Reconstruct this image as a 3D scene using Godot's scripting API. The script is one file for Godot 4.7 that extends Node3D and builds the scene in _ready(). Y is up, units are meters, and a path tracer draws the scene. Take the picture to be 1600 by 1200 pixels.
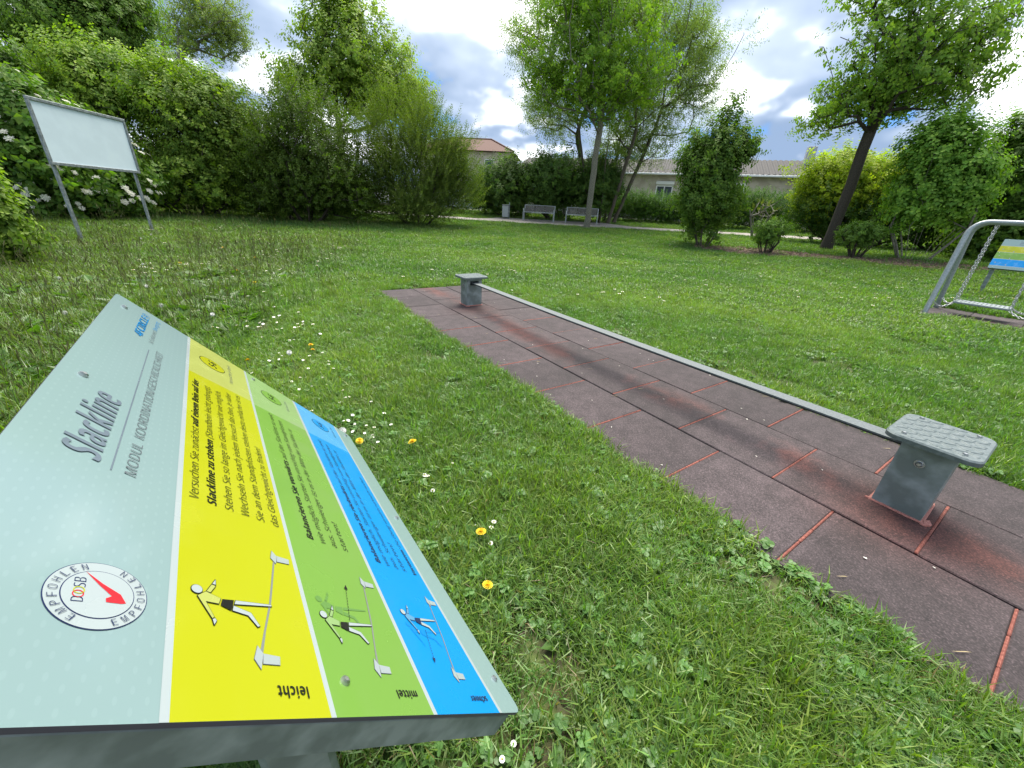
extends Node3D
# A park lawn with a balance line between two steel posts, an information board, shrubs and trees.
# World: x to the right, y up, -z ahead of the camera; metres.

var rng := RandomNumberGenerator.new()
var used := {}
var leaf_count := 0
var M := {}
var bumps := FastNoiseLite.new()
var patch := FastNoiseLite.new()
var lumps := FastNoiseLite.new()

# ------------------------------------------------------------------ mesh building
class MB:
	var v := PackedVector3Array()
	var n := PackedVector3Array()
	var c := PackedColorArray()
	var uv := PackedVector2Array()
	var ix := PackedInt32Array()
	var col := Color(1, 1, 1)
	func vert(p: Vector3, nn: Vector3, t := Vector2.ZERO) -> int:
		v.append(p); n.append(nn); c.append(col); uv.append(t)
		return v.size() - 1
	func tri(a: Vector3, b: Vector3, d: Vector3) -> void:   # counter-clockwise seen from outside
		var nn := (b - a).cross(d - a).normalized()
		var k := v.size()
		vert(a, nn); vert(b, nn); vert(d, nn)
		ix.append_array([k, k + 2, k + 1])
	func quad(a: Vector3, b: Vector3, d: Vector3, e: Vector3) -> void:
		var nn := (b - a).cross(d - a) + (d - a).cross(e - a)
		nn = nn.normalized()
		var k := v.size()
		vert(a, nn); vert(b, nn); vert(d, nn); vert(e, nn)
		ix.append_array([k, k + 2, k + 1, k, k + 3, k + 2])
	func box(at: Vector3, s: Vector3, bev := 0.0, bs := Basis()) -> void:
		var h := s / 2.0
		var b := minf(bev, minf(h.x, minf(h.y, h.z)) * 0.9)
		var axes := [Vector3(1, 0, 0), Vector3(0, 1, 0), Vector3(0, 0, 1)]
		var P := func(i: int, si: float, j: int, sj: float, k: int, sk: float, full: int) -> Vector3:
			var p := Vector3.ZERO
			p[i] = si * (h[i] - (0.0 if full == i else b))
			p[j] = sj * (h[j] - (0.0 if full == j else b))
			p[k] = sk * (h[k] - (0.0 if full == k else b))
			return at + bs * p
		for i in 3:
			var j: int = (i + 1) % 3
			var k: int = (i + 2) % 3
			for s2 in [-1.0, 1.0]:
				var q := [P.call(i, s2, j, -1.0, k, -1.0, i), P.call(i, s2, j, 1.0, k, -1.0, i), P.call(i, s2, j, 1.0, k, 1.0, i), P.call(i, s2, j, -1.0, k, 1.0, i)]
				if s2 > 0: quad(q[0], q[1], q[2], q[3])
				else: quad(q[3], q[2], q[1], q[0])
			if b > 0.0:
				for sj in [-1.0, 1.0]:
					for sk in [-1.0, 1.0]:
						var q := [P.call(i, -1.0, j, sj, k, sk, j), P.call(i, 1.0, j, sj, k, sk, j), P.call(i, 1.0, j, sj, k, sk, k), P.call(i, -1.0, j, sj, k, sk, k)]
						if sj * sk > 0: quad(q[3], q[2], q[1], q[0])
						else: quad(q[0], q[1], q[2], q[3])
		if b > 0.0:
			for sx in [-1.0, 1.0]:
				for sy in [-1.0, 1.0]:
					for sz in [-1.0, 1.0]:
						var a: Vector3 = P.call(0, sx, 1, sy, 2, sz, 0)
						var d: Vector3 = P.call(0, sx, 1, sy, 2, sz, 1)
						var e: Vector3 = P.call(0, sx, 1, sy, 2, sz, 2)
						if sx * sy * sz > 0: tri(a, d, e)
						else: tri(a, e, d)
	func tube(pts: PackedVector3Array, rad: PackedFloat32Array, sides := 6, cap := true) -> void:
		var m := pts.size()
		var side := Vector3.ZERO
		var k0 := v.size()
		for i in m:
			var d := (pts[mini(i + 1, m - 1)] - pts[maxi(i - 1, 0)]).normalized()
			if side == Vector3.ZERO:
				side = d.cross(Vector3(0.31, 0.87, 0.38)).normalized()
			side = (side - d * side.dot(d)).normalized()
			var up := d.cross(side)
			for s in sides:
				var a := TAU * s / sides
				var nn := side * cos(a) + up * sin(a)
				vert(pts[i] + nn * rad[i], nn, Vector2(float(s) / sides, float(i) / m))
		for i in m - 1:
			for s in sides:
				var a := k0 + i * sides + s
				var b := k0 + i * sides + (s + 1) % sides
				ix.append_array([a, a + sides, b, b, a + sides, b + sides])
		if cap:
			for e in [0, m - 1]:
				var kk := k0 + int(e) * sides
				var d: Vector3 = (pts[0] - pts[1]).normalized() if e == 0 else (pts[m - 1] - pts[m - 2]).normalized()
				var f := v.size()
				for s in sides: vert(v[kk + s], d)
				for s in range(1, sides - 1):
					if e == 0: ix.append_array([f, f + s, f + s + 1])
					else: ix.append_array([f, f + s + 1, f + s])
	func poly(p: PackedVector2Array, z: float) -> void:      # flat polygon in the xy plane, facing +z
		var t := Geometry2D.triangulate_polygon(p)
		var k := v.size()
		for q in p: vert(Vector3(q.x, q.y, z), Vector3(0, 0, 1), q)
		for i in range(0, t.size(), 3):
			var a := p[t[i]]; var b := p[t[i + 1]]; var d := p[t[i + 2]]
			if (b - a).cross(d - a) > 0: ix.append_array([k + t[i], k + t[i + 2], k + t[i + 1]])
			else: ix.append_array([k + t[i], k + t[i + 1], k + t[i + 2]])
	func slab(p: PackedVector2Array, y0: float, y1: float, bev := 0.0) -> void:   # outline in xz (x, z), extruded in y, top edge bevelled
		var m := p.size()
		var ccw := 0.0
		for i in m: ccw += p[i].cross(p[(i + 1) % m])
		var q := p.duplicate()
		if ccw > 0: q.reverse()                                # now clockwise in (x, z) = counter-clockwise from above
		var inner := PackedVector2Array()
		var mid := Vector2.ZERO
		for a in q: mid += a / m
		for a in q: inner.append(a + (mid - a).normalized() * bev)
		for i in m:
			var a := q[i]; var b := q[(i + 1) % m]; var ai := inner[i]; var bi := inner[(i + 1) % m]
			quad(Vector3(a.x, y0, a.y), Vector3(b.x, y0, b.y), Vector3(b.x, y1 - bev, b.y), Vector3(a.x, y1 - bev, a.y))
			if bev > 0.0: quad(Vector3(a.x, y1 - bev, a.y), Vector3(b.x, y1 - bev, b.y), Vector3(bi.x, y1, bi.y), Vector3(ai.x, y1, ai.y))
			tri(Vector3(ai.x, y1, ai.y), Vector3(bi.x, y1, bi.y), Vector3(mid.x, y1, mid.y))
			tri(Vector3(b.x, y0, b.y), Vector3(a.x, y0, a.y), Vector3(mid.x, y0, mid.y))
	func mesh(mat: Material) -> ArrayMesh:
		var a := []
		a.resize(Mesh.ARRAY_MAX)
		a[Mesh.ARRAY_VERTEX] = v; a[Mesh.ARRAY_NORMAL] = n; a[Mesh.ARRAY_COLOR] = c; a[Mesh.ARRAY_TEX_UV] = uv; a[Mesh.ARRAY_INDEX] = ix
		var am := ArrayMesh.new()
		am.add_surface_from_arrays(Mesh.PRIMITIVE_TRIANGLES, a)
		am.surface_set_material(0, mat)
		return am

func numbered(s: String) -> String:
	var k: int = used.get(s, 0)
	used[s] = k + 1
	return s if k == 0 else "%s_%03d" % [s, k]

func tag(o: Node, label: String, category: String, group := "") -> Node:
	o.set_meta("label", label)
	o.set_meta("category", category)
	if group != "": o.set_meta("group", group)
	return o

func thing(called: String, label: String, category: String, at := Vector3.ZERO, bs := Basis(), group := "") -> Node3D:
	var o := Node3D.new()
	o.name = numbered(called)
	add_child(o)
	o.transform = Transform3D(bs, at)
	tag(o, label, category, group)
	return o

func part(called: String, mesh: Mesh, parent: Node, xf := Transform3D()) -> MeshInstance3D:
	var o := MeshInstance3D.new()
	o.name = numbered(called) if parent == self else called
	o.mesh = mesh
	o.transform = xf
	parent.add_child(o, true)
	return o

func structure(called: String, mesh: Mesh) -> MeshInstance3D:
	var o := part(called, mesh, self)
	o.set_meta("kind", "structure")
	return o

func scatter(called: String, mesh: Mesh, buffer: PackedFloat32Array, parent: Node, stuff := true) -> MultiMeshInstance3D:
	var mm := MultiMesh.new()
	mm.transform_format = MultiMesh.TRANSFORM_3D
	mm.use_colors = true
	mm.mesh = mesh
	mm.instance_count = buffer.size() / 16
	mm.buffer = buffer
	var o := MultiMeshInstance3D.new()
	o.name = numbered(called) if parent == self else called
	o.multimesh = mm
	parent.add_child(o, true)
	if stuff: o.set_meta("kind", "stuff")
	return o

func put(buf: PackedFloat32Array, b: Basis, o: Vector3, c: Color) -> void:
	buf.append_array([b.x.x, b.y.x, b.z.x, o.x, b.x.y, b.y.y, b.z.y, o.y, b.x.z, b.y.z, b.z.z, o.z, c.r, c.g, c.b, 1.0])

# ------------------------------------------------------------------ materials
func lin(r: float, g: float, b: float) -> Color:
	return Color(r, g, b).linear_to_srgb()

func mat(key: String, c: Color, rough := 0.7, metal := 0.0) -> StandardMaterial3D:
	var m := StandardMaterial3D.new()
	m.resource_name = key
	m.albedo_color = c
	m.roughness = rough
	m.metallic = metal
	M[key] = m
	return m

func noise_tex(freq: float, a: Color, b: Color, sd: int, size := 512, oct := 5, lo := 0.3, hi := 0.7) -> NoiseTexture2D:
	var n := FastNoiseLite.new()
	n.seed = sd
	n.frequency = freq
	n.fractal_octaves = oct
	var g := Gradient.new()
	g.offsets = PackedFloat32Array([lo, hi])
	g.colors = PackedColorArray([a, b])
	var t := NoiseTexture2D.new()
	t.width = size; t.height = size; t.seamless = true
	t.noise = n
	t.color_ramp = g
	return t

func bump_tex(freq: float, sd: int, strength: float) -> NoiseTexture2D:
	var n := FastNoiseLite.new()
	n.seed = sd; n.frequency = freq; n.fractal_octaves = 4
	var t := NoiseTexture2D.new()
	t.width = 512; t.height = 512; t.seamless = true
	t.as_normal_map = true
	t.bump_strength = strength
	t.noise = n
	return t

func tri_tex(m: StandardMaterial3D, t: Texture2D, scale: float, nm: Texture2D = null, nscale := 1.0) -> void:
	m.albedo_texture = t
	m.uv1_triplanar = true
	m.uv1_scale = Vector3.ONE * scale
	if nm:
		m.normal_enabled = true
		m.normal_texture = nm
		m.normal_scale = nscale

func materials() -> void:
	var m := mat("galvanised", Color(1, 1, 1), 0.5, 0.35)
	tri_tex(m, noise_tex(0.012, lin(0.1445, 0.1742, 0.1785), lin(0.2550, 0.2932, 0.3060), 3), 2.2, bump_tex(0.02, 5, 1.5), 0.2)
	m = mat("post_steel", Color(1.0, 1.0, 1.0), 0.42, 0.25)
	tri_tex(m, noise_tex(0.012, lin(0.1417, 0.1771, 0.1701), lin(0.2623, 0.3119, 0.3190), 4, 512, 5, 0.3, 0.85), 1.3)
	m = mat("steel_tube", Color(1, 1, 1), 0.42, 0.4)
	tri_tex(m, noise_tex(0.02, lin(0.2438, 0.2812, 0.2906), lin(0.3375, 0.3750, 0.3890), 9), 3.0)
	m = mat("plate_steel", Color(1, 1, 1), 0.46, 0.3)
	tri_tex(m, noise_tex(0.02, lin(0.0979, 0.1248, 0.1248), lin(0.1420, 0.1689, 0.1714), 21), 4.0)
	mat("screw_steel", lin(0.5, 0.51, 0.52), 0.35, 0.8)
	m = mat("webbing", Color(1, 1, 1), 0.55)
	tri_tex(m, noise_tex(0.05, lin(0.0809, 0.0976, 0.1023), lin(0.1190, 0.1380, 0.1452), 31), 3.0)
	mat("rubber_black", lin(0.012, 0.013, 0.014), 0.7)
	m = mat("sealant", Color(1, 1, 1), 0.75)
	tri_tex(m, noise_tex(0.03, lin(0.3150, 0.1125, 0.0863), lin(0.4650, 0.2025, 0.1650), 41), 8.0)
	m = mat("joint", Color(1, 1, 1), 0.85)
	tri_tex(m, noise_tex(0.03, lin(0.1440, 0.0390, 0.0270), lin(0.2520, 0.0840, 0.0600), 43), 4.0)
	mat("mat_bed", lin(0.035, 0.018, 0.018), 0.95)
	m = mat("sign_white", Color(1, 1, 1), 0.32)
	tri_tex(m, noise_tex(0.006, lin(0.5443, 0.6566, 0.7128), lin(0.5716, 0.6874, 0.7452), 51), 0.8)
	mat("board_edge", lin(0.05, 0.045, 0.07), 0.4)
	var smear := noise_tex(0.01, Color(0.22, 0.22, 0.22), Color(0.95, 0.95, 0.95), 57, 512, 6, 0.35, 0.75)
	for k in [["ink_white", 0.256, 0.300, 0.310], ["ink_yellow", 0.272, 0.292, 0.010], ["ink_yellow_pale", 0.267, 0.299, 0.079], ["ink_green", 0.113, 0.229, 0.040], ["ink_green_pale", 0.171, 0.270, 0.108],
			["ink_blue", 0.002, 0.175, 0.457], ["ink_blue_pale", 0.054, 0.233, 0.457], ["ink_black", 0.010, 0.010, 0.010], ["ink_grey", 0.091, 0.105, 0.119], ["ink_rule", 0.100, 0.129, 0.160], ["ink_navy", 0.013, 0.021, 0.070], ["ink_red", 0.434, 0.017, 0.025],
			["ink_rope", 0.140, 0.154, 0.147], ["ink_plate", 0.226, 0.266, 0.274], ["ink_ghost_green", 0.085, 0.181, 0.046], ["ink_ghost_blue", 0.003, 0.154, 0.420], ["ink_cyan", 0.006, 0.151, 0.370], ["ink_tint_blue", 0.069, 0.202, 0.339]]:
		var i := mat(k[0], lin(k[1], k[2], k[3]), 0.3)
		i.roughness_texture = smear
		i.uv1_triplanar = true
		i.uv1_scale = Vector3.ONE * 1.6
		i.metallic_specular = 0.5
	# printed sheet: pale grey with faint rows of ovals
	var im := Image.create(256, 128, false, Image.FORMAT_RGB8)
	var a := lin(0.160, 0.236, 0.240)
	var b := lin(0.171, 0.248, 0.252)
	for y in 128:
		for x in 256:
			var row := y / 64
			var u := fposmod(x + row * 64.0, 128.0) / 128.0 - 0.5
			var w := fposmod(y, 64.0) / 64.0 - 0.5
			var d := sqrt(u * u * 14.0 + w * w * 26.0)
			im.set_pixel(x, y, b.lerp(a, smoothstep(0.55, 1.0, d)))
	m = mat("sheet", Color(1, 1, 1), 0.1)
	m.albedo_texture = ImageTexture.create_from_image(im)
	m.uv1_scale = Vector3(36, 58, 1)
	# plants
	m = mat("leaf", Color(1, 1, 1), 0.55)
	m.metallic_specular = 0.35
	m.vertex_color_use_as_albedo = true
	m.backlight_enabled = true
	m.backlight = Color(0.92, 1.0, 0.42)
	m = mat("grass", Color(1, 1, 1), 0.4)
	m.vertex_color_use_as_albedo = true
	m.backlight_enabled = true
	m.backlight = Color(0.92, 1.0, 0.42)
	m = mat("petal", Color(1, 1, 1), 0.7)
	m.vertex_color_use_as_albedo = true
	m = mat("bark", Color(1, 1, 1), 0.9)
	tri_tex(m, noise_tex(0.03, lin(0.055, 0.045, 0.033), lin(0.16, 0.14, 0.11), 61), 2.0, bump_tex(0.05, 62, 6.0), 1.0)
	m = mat("bark_dark", Color(1, 1, 1), 0.9)
	tri_tex(m, noise_tex(0.03, lin(0.026, 0.022, 0.016), lin(0.075, 0.062, 0.048), 63), 2.0)
	m = mat("bark_grey", Color(1, 1, 1), 0.9)
	tri_tex(m, noise_tex(0.02, lin(0.10, 0.10, 0.075), lin(0.24, 0.23, 0.18), 64), 2.0, bump_tex(0.04, 65, 4.0), 0.7)
	m = mat("soil", Color(1, 1, 1), 0.95)
	tri_tex(m, noise_tex(0.02, lin(0.04, 0.036, 0.016), lin(0.08, 0.115, 0.026), 71), 0.8)
	m.uv1_world_triplanar = true
	m = mat("gravel", Color(1, 1, 1), 0.95)
	tri_tex(m, noise_tex(0.09, lin(0.1800, 0.1613, 0.1425), lin(0.3450, 0.3225, 0.3000), 73), 0.7, bump_tex(0.12, 74, 4.0), 0.6)
	m.uv1_world_triplanar = true
	m = mat("mulch", Color(1, 1, 1), 0.95)
	tri_tex(m, noise_tex(0.05, lin(0.05, 0.032, 0.02), lin(0.19, 0.125, 0.085), 75), 1.1, bump_tex(0.08, 76, 5.0), 0.8)
	m.uv1_world_triplanar = true
	m = mat("chip", Color(1, 1, 1), 0.9)
	m.vertex_color_use_as_albedo = true
	# buildings
	m = mat("render_cream", Color(1, 1, 1), 0.9)
	tri_tex(m, noise_tex(0.01, lin(0.3520, 0.3200, 0.2640), lin(0.4480, 0.4160, 0.3520), 81), 0.3)
	m = mat("roof_grey", Color(1, 1, 1), 0.8)
	tri_tex(m, noise_tex(0.02, lin(0.0144, 0.0131, 0.0137), lin(0.0249, 0.0231, 0.0237), 83), 0.4)
	m = mat("roof_red", Color(1, 1, 1), 0.85)
	tri_tex(m, noise_tex(0.03, lin(0.0645, 0.0273, 0.0179), lin(0.1091, 0.0496, 0.0347), 85), 0.5)
	mat("white_trim", lin(0.68, 0.70, 0.72), 0.5)
	mat("glass_dark", lin(0.03, 0.04, 0.045), 0.06)
	m = mat("fence_pale", Color(1, 1, 1), 0.6)
	tri_tex(m, noise_tex(0.02, lin(0.3360, 0.3680, 0.4000), lin(0.4640, 0.4880, 0.5200), 87), 0.6)
	m = mat("bench_mesh", Color(1, 1, 1), 0.6, 0.2)
	tri_tex(m, noise_tex(0.05, lin(0.1080, 0.1035, 0.0990), lin(0.1710, 0.1620, 0.1530), 89), 2.0)

# ------------------------------------------------------------------ ground
func lift(x: float, f: float) -> float:
	var d := sqrt(x * x + f * f)
	return 0.42 * smoothstep(5.6, 20.0, d) + 0.5 * smoothstep(20.0, 32.0, d)

func soil_y(x: float, f: float) -> float:
	var near := smoothstep(0.0, 0.5, mat_gap(x, f))
	return lift(x, f) - 0.022 + bumps.get_noise_2d(x, f) * 0.02 * near

const MAT_AT := Vector3(-1.163, 0, -4.95)
const MAT_X := Vector3(0.5672, 0, 0.8236)      # along the line, towards the camera
const MAT_Z := Vector3(-0.8236, 0, 0.5672)     # to the left of it
const SW_AT := Vector3(5.72, 0.03, -5.61)      # front left corner of the swing's mat
const SW_X := Vector3(0.6, 0, 0.8)
const SW_Z := Vector3(-0.8, 0, 0.6)

func mat_gap(x: float, f: float) -> float:       # > 0 outside the long rubber mat, in metres
	var p := Vector3(x, 0, -f) - MAT_AT
	var a := p.dot(MAT_X)
	var c := p.dot(MAT_Z)
	return maxf(maxf(-0.56 - a, a - 5.94), maxf(c - 0.47, -1.0 - c))

func swing_gap(x: float, f: float) -> float:
	var p := Vector3(x, 0, -f) - SW_AT
	var a := p.dot(SW_X)
	var c := p.dot(SW_Z)
	return maxf(maxf(-a, a - 2.5), maxf(c, -1.0 - c))

func path_front(x: float) -> float:
	if x < 5.0: return 22.1 - 0.03 * (x + 3.0)
	return 21.86 - 0.10 * (x - 5.0) - 0.022 * (x - 5.0) * (x - 5.0)

func path_back(x: float) -> float:
	return path_front(x) + 1.5 + 1.6 * smoothstep(-2.5, -1.0, x) * (1.0 - smoothstep(4.6, 6.4, x))

func in_path(x: float, f: float) -> bool:
	return x > -14.0 and x < 14.6 and f > path_front(x) and f < path_back(x)

func bed_d(x: float, f: float) -> float:         # mulch bed, < 1 inside
	var a := Vector2(6.3, 13.2)
	var b := Vector2(11.4, 10.6)
	var p := Vector2(x, f)
	var t := clampf((p - a).dot(b - a) / (b - a).length_squared(), 0.0, 1.0)
	return p.distance_to(a.lerp(b, t)) / (0.75 + 0.25 * sin(t * 9.0)) + patch.get_noise_2d(x * 3.0, f * 3.0) * 0.5

func build_ground() -> void:
	var mb := MB.new()
	var na := 240
	var rings: Array[float] = [0.0]
	var r := 0.25
	while r < 420.0:
		rings.append(r)
		r += clampf(r * 0.07, 0.12, 60.0)
	for i in rings.size():
		for a in na:
			var x := sin(TAU * a / na) * rings[i]
			var f := cos(TAU * a / na) * rings[i]
			var e := 0.1
			var y := soil_y(x, f)
			if mat_gap(x, f) < 0.05: y = minf(y, -0.05)
			if swing_gap(x, f) < 0.0: y -= 0.03
			var nn := Vector3(lift(x - e, f) - lift(x + e, f), 2 * e, -(lift(x, f - e) - lift(x, f + e))).normalized()
			mb.vert(Vector3(x, y, -f), nn)
	for i in rings.size() - 1:
		for a in na:
			var p := i * na + a
			var q := i * na + (a + 1) % na
			mb.ix.append_array([p, p + na, q, q, p + na, q + na])
	structure("ground", mb.mesh(M.soil))
	# gravel path
	mb = MB.new()
	var nx := 120
	for i in nx + 1:
		var x := -14.0 + 28.6 * i / nx
		for j in 5:
			var f := lerpf(path_front(x), path_back(x), j / 4.0) + (patch.get_noise_2d(x * 6.0, j * 9.0) * 0.16 if j == 0 or j == 4 else 0.0)
			mb.vert(Vector3(x, lift(x, f) + 0.012, -f), Vector3.UP)
	for i in nx:
		for j in 4:
			var p := i * 5 + j
			mb.ix.append_array([p, p + 1, p + 5, p + 5, p + 1, p + 6])
	structure("gravel_path", mb.mesh(M.gravel))
	# mulch bed under the small shrubs
	mb = MB.new()
	var grid := {}
	for i in 90:
		for j in 60:
			var x := 5.0 + i * 0.09
			var f := 9.0 + j * 0.09
			if bed_d(x, f) < 1.0:
				grid[Vector2i(i, j)] = mb.vert(Vector3(x, lift(x, f) + 0.006 + bumps.get_noise_2d(x * 5.0, f * 5.0) * 0.012, -f), Vector3.UP)
	for k in grid:
		var q := [grid[k], grid.get(k + Vector2i(1, 0), -1), grid.get(k + Vector2i(1, 1), -1), grid.get(k + Vector2i(0, 1), -1)]
		if q.min() >= 0: mb.ix.append_array([q[0], q[2], q[1], q[0], q[3], q[2]])
	structure("mulch_bed", mb.mesh(M.mulch))
	mb = MB.new()
	mb.box(Vector3.ZERO, Vector3(0.05, 0.006, 0.014), 0.0)
	var buf := PackedFloat32Array()
	for i in 9000:
		var x := rng.randf_range(5.0, 13.0)
		var f := rng.randf_range(9.4, 14.4)
		if bed_d(x, f) > 1.04: continue
		var b := Basis.from_euler(Vector3(rng.randf_range(-0.4, 0.4), rng.randf() * TAU, rng.randf_range(-0.4, 0.4))).scaled(Vector3.ONE * rng.randf_range(0.5, 1.5))
		var t := rng.randf_range(0.5, 1.3)
		put(buf, b, Vector3(x, lift(x, f) + 0.02, -f), Color(0.17 * t, 0.115 * t, 0.08 * t))
	var o := scatter("bark_chips", mb.mesh(M.chip), buf, self)
	tag(o, "brown bark chips strewn under the small pruned shrubs", "mulch")

# ------------------------------------------------------------------ grass and flowers
func tuft(sd: int, count: int, len0: float, len1: float, width: float, spread: float, lean: float, straw := 0.06) -> ArrayMesh:
	var g := RandomNumberGenerator.new()
	g.seed = sd
	var mb := MB.new()
	for i in count:
		var a := g.randf() * TAU
		var base := Vector3(cos(a), 0, sin(a)) * spread * sqrt(g.randf())
		var az := g.randf() * TAU
		var out := Vector3(cos(az), 0, sin(az))
		var l := g.randf_range(len0, len1)
		var th := lean * g.randf_range(0.15, 1.0)
		var side := Vector3(-out.z, 0, out.x).rotated(Vector3.UP, g.randf_range(-0.9, 0.9)) * width * g.randf_range(0.7, 1.2) * 0.5
		var m1 := base + (Vector3.UP * cos(th * 0.5) + out * sin(th * 0.5)) * l * 0.55
		var tip := m1 + (Vector3.UP * cos(th * 1.5) + out * sin(th * 1.5)) * l * 0.45
		var t := g.randf_range(0.6, 1.4)
		mb.col = Color(1.9 * t, 1.25 * t, 1.5 * t) if g.randf() < straw else Color(t * g.randf_range(0.85, 1.15), t, t * g.randf_range(0.7, 1.2))
		mb.quad(base - side, base + side, m1 + side * 0.9, m1 - side * 0.9)
		mb.tri(m1 - side * 0.9, m1 + side * 0.9, tip)
	return mb.mesh(M.grass)

func clover(sd: int) -> ArrayMesh:
	var g := RandomNumberGenerator.new()
	g.seed = sd
	var mb := MB.new()
	for i in 7:
		var a := g.randf() * TAU
		var base := Vector3(cos(a), 0, sin(a)) * 0.05 * sqrt(g.randf())
		var top := base + Vector3(g.randf_range(-0.02, 0.02), g.randf_range(0.02, 0.05), g.randf_range(-0.02, 0.02))
		var t := g.randf_range(0.8, 1.2)
		mb.col = Color(t, t, t)
		var s := Vector3(0.0008, 0, 0)
		mb.tri(base - s, base + s, top)
		var tilt := Basis.from_euler(Vector3(g.randf_range(-0.5, 0.5), g.randf() * TAU, g.randf_range(-0.5, 0.5)))
		var rr := g.randf_range(0.007, 0.012)
		for k in 3:
			var d := TAU * k / 3.0
			var c := Vector3(cos(d), 0.15, sin(d)) * rr * 0.95
			var ring := []
			for q in 6:
				var e := TAU * q / 6.0
				ring.append(top + tilt * (c + Vector3(cos(e), 0.12 * absf(sin(e - d)), sin(e)) * rr * 0.92))
			for q in range(1, 5): mb.tri(ring[0], ring[q + 1], ring[q])
	return mb.mesh(M.grass)

func weed(sd: int) -> ArrayMesh:                    # rosette of broad leaves
	var g := RandomNumberGenerator.new()
	g.seed = sd
	var mb := MB.new()
	for i in 8:
		var az := TAU * i / 8.0 + g.randf_range(-0.3, 0.3)
		var out := Vector3(cos(az), 0, sin(az))
		var side := Vector3(-out.z, 0, out.x)
		var l := g.randf_range(0.06, 0.13)
		var w := l * g.randf_range(0.16, 0.28)
		var up := g.randf_range(0.15, 0.9)
		var p1 := out * l * 0.5 * cos(up) + Vector3.UP * l * 0.5 * sin(up)
		var p2 := p1 + out * l * 0.5 * cos(up * 0.3) + Vector3.UP * l * 0.5 * sin(up * 0.3)
		var t := g.randf_range(0.75, 1.25)
		mb.col = Color(t, t, t)
		mb.tri(Vector3.ZERO, p1 + side * w, p1 - Vector3.UP * w * 0.3)
		mb.tri(Vector3.ZERO, p1 - Vector3.UP * w * 0.3, p1 - side * w)
		mb.tri(p1 + side * w, p2, p1 - Vector3.UP * w * 0.3)
		mb.tri(p1 - Vector3.UP * w * 0.3, p2, p1 - side * w)
	return mb.mesh(M.grass)

func seed_stem(sd: int) -> ArrayMesh:               # flowering grass stems and plantain heads
	var g := RandomNumberGenerator.new()
	g.seed = sd
	var mb := MB.new()
	for i in 4:
		var base := Vector3(g.randf_range(-0.05, 0.05), 0, g.randf_range(-0.05, 0.05))
		var h := g.randf_range(0.12, 0.3)
		var bend := Vector3(g.randf_range(-0.3, 0.3), 1, g.randf_range(-0.3, 0.3)) * h
		mb.col = Color(1.5, 1.15, 1.3)
		mb.tube(PackedVector3Array([base, base + bend * 0.55, base + bend]), PackedFloat32Array([0.0011, 0.001, 0.0008]), 3, false)
		mb.col = Color(1.9, 1.6, 2.0) if i % 2 == 0 else Color(1.0, 0.95, 0.9)
		var t := base + bend
		var hl := g.randf_range(0.015, 0.03)
		mb.tube(PackedVector3Array([t - bend.normalized() * hl, t, t + bend.normalized() * hl * 0.7]), PackedFloat32Array([0.001, 0.0032, 0.0008]), 4, false)
	return mb.mesh(M.grass)

func turf(x: float, f: float) -> bool:
	return mat_gap(x, f) > 0.006 and swing_gap(x, f) > 0.0 and not in_path(x, f)

func meadow(x: float, f: float) -> float:           # 0 mown lawn .. 1 unmown at the left
	var edge := -1.9 - 0.16 * maxf(0.0, f - 3.0) + patch.get_noise_2d(x * 4.0, f * 4.0) * 1.1
	return smoothstep(0.0, 1.4, edge - x) * (1.0 - smoothstep(9.0, 12.5, f + patch.get_noise_2d(x * 3.0, f * 3.0) * 2.0))

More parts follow.
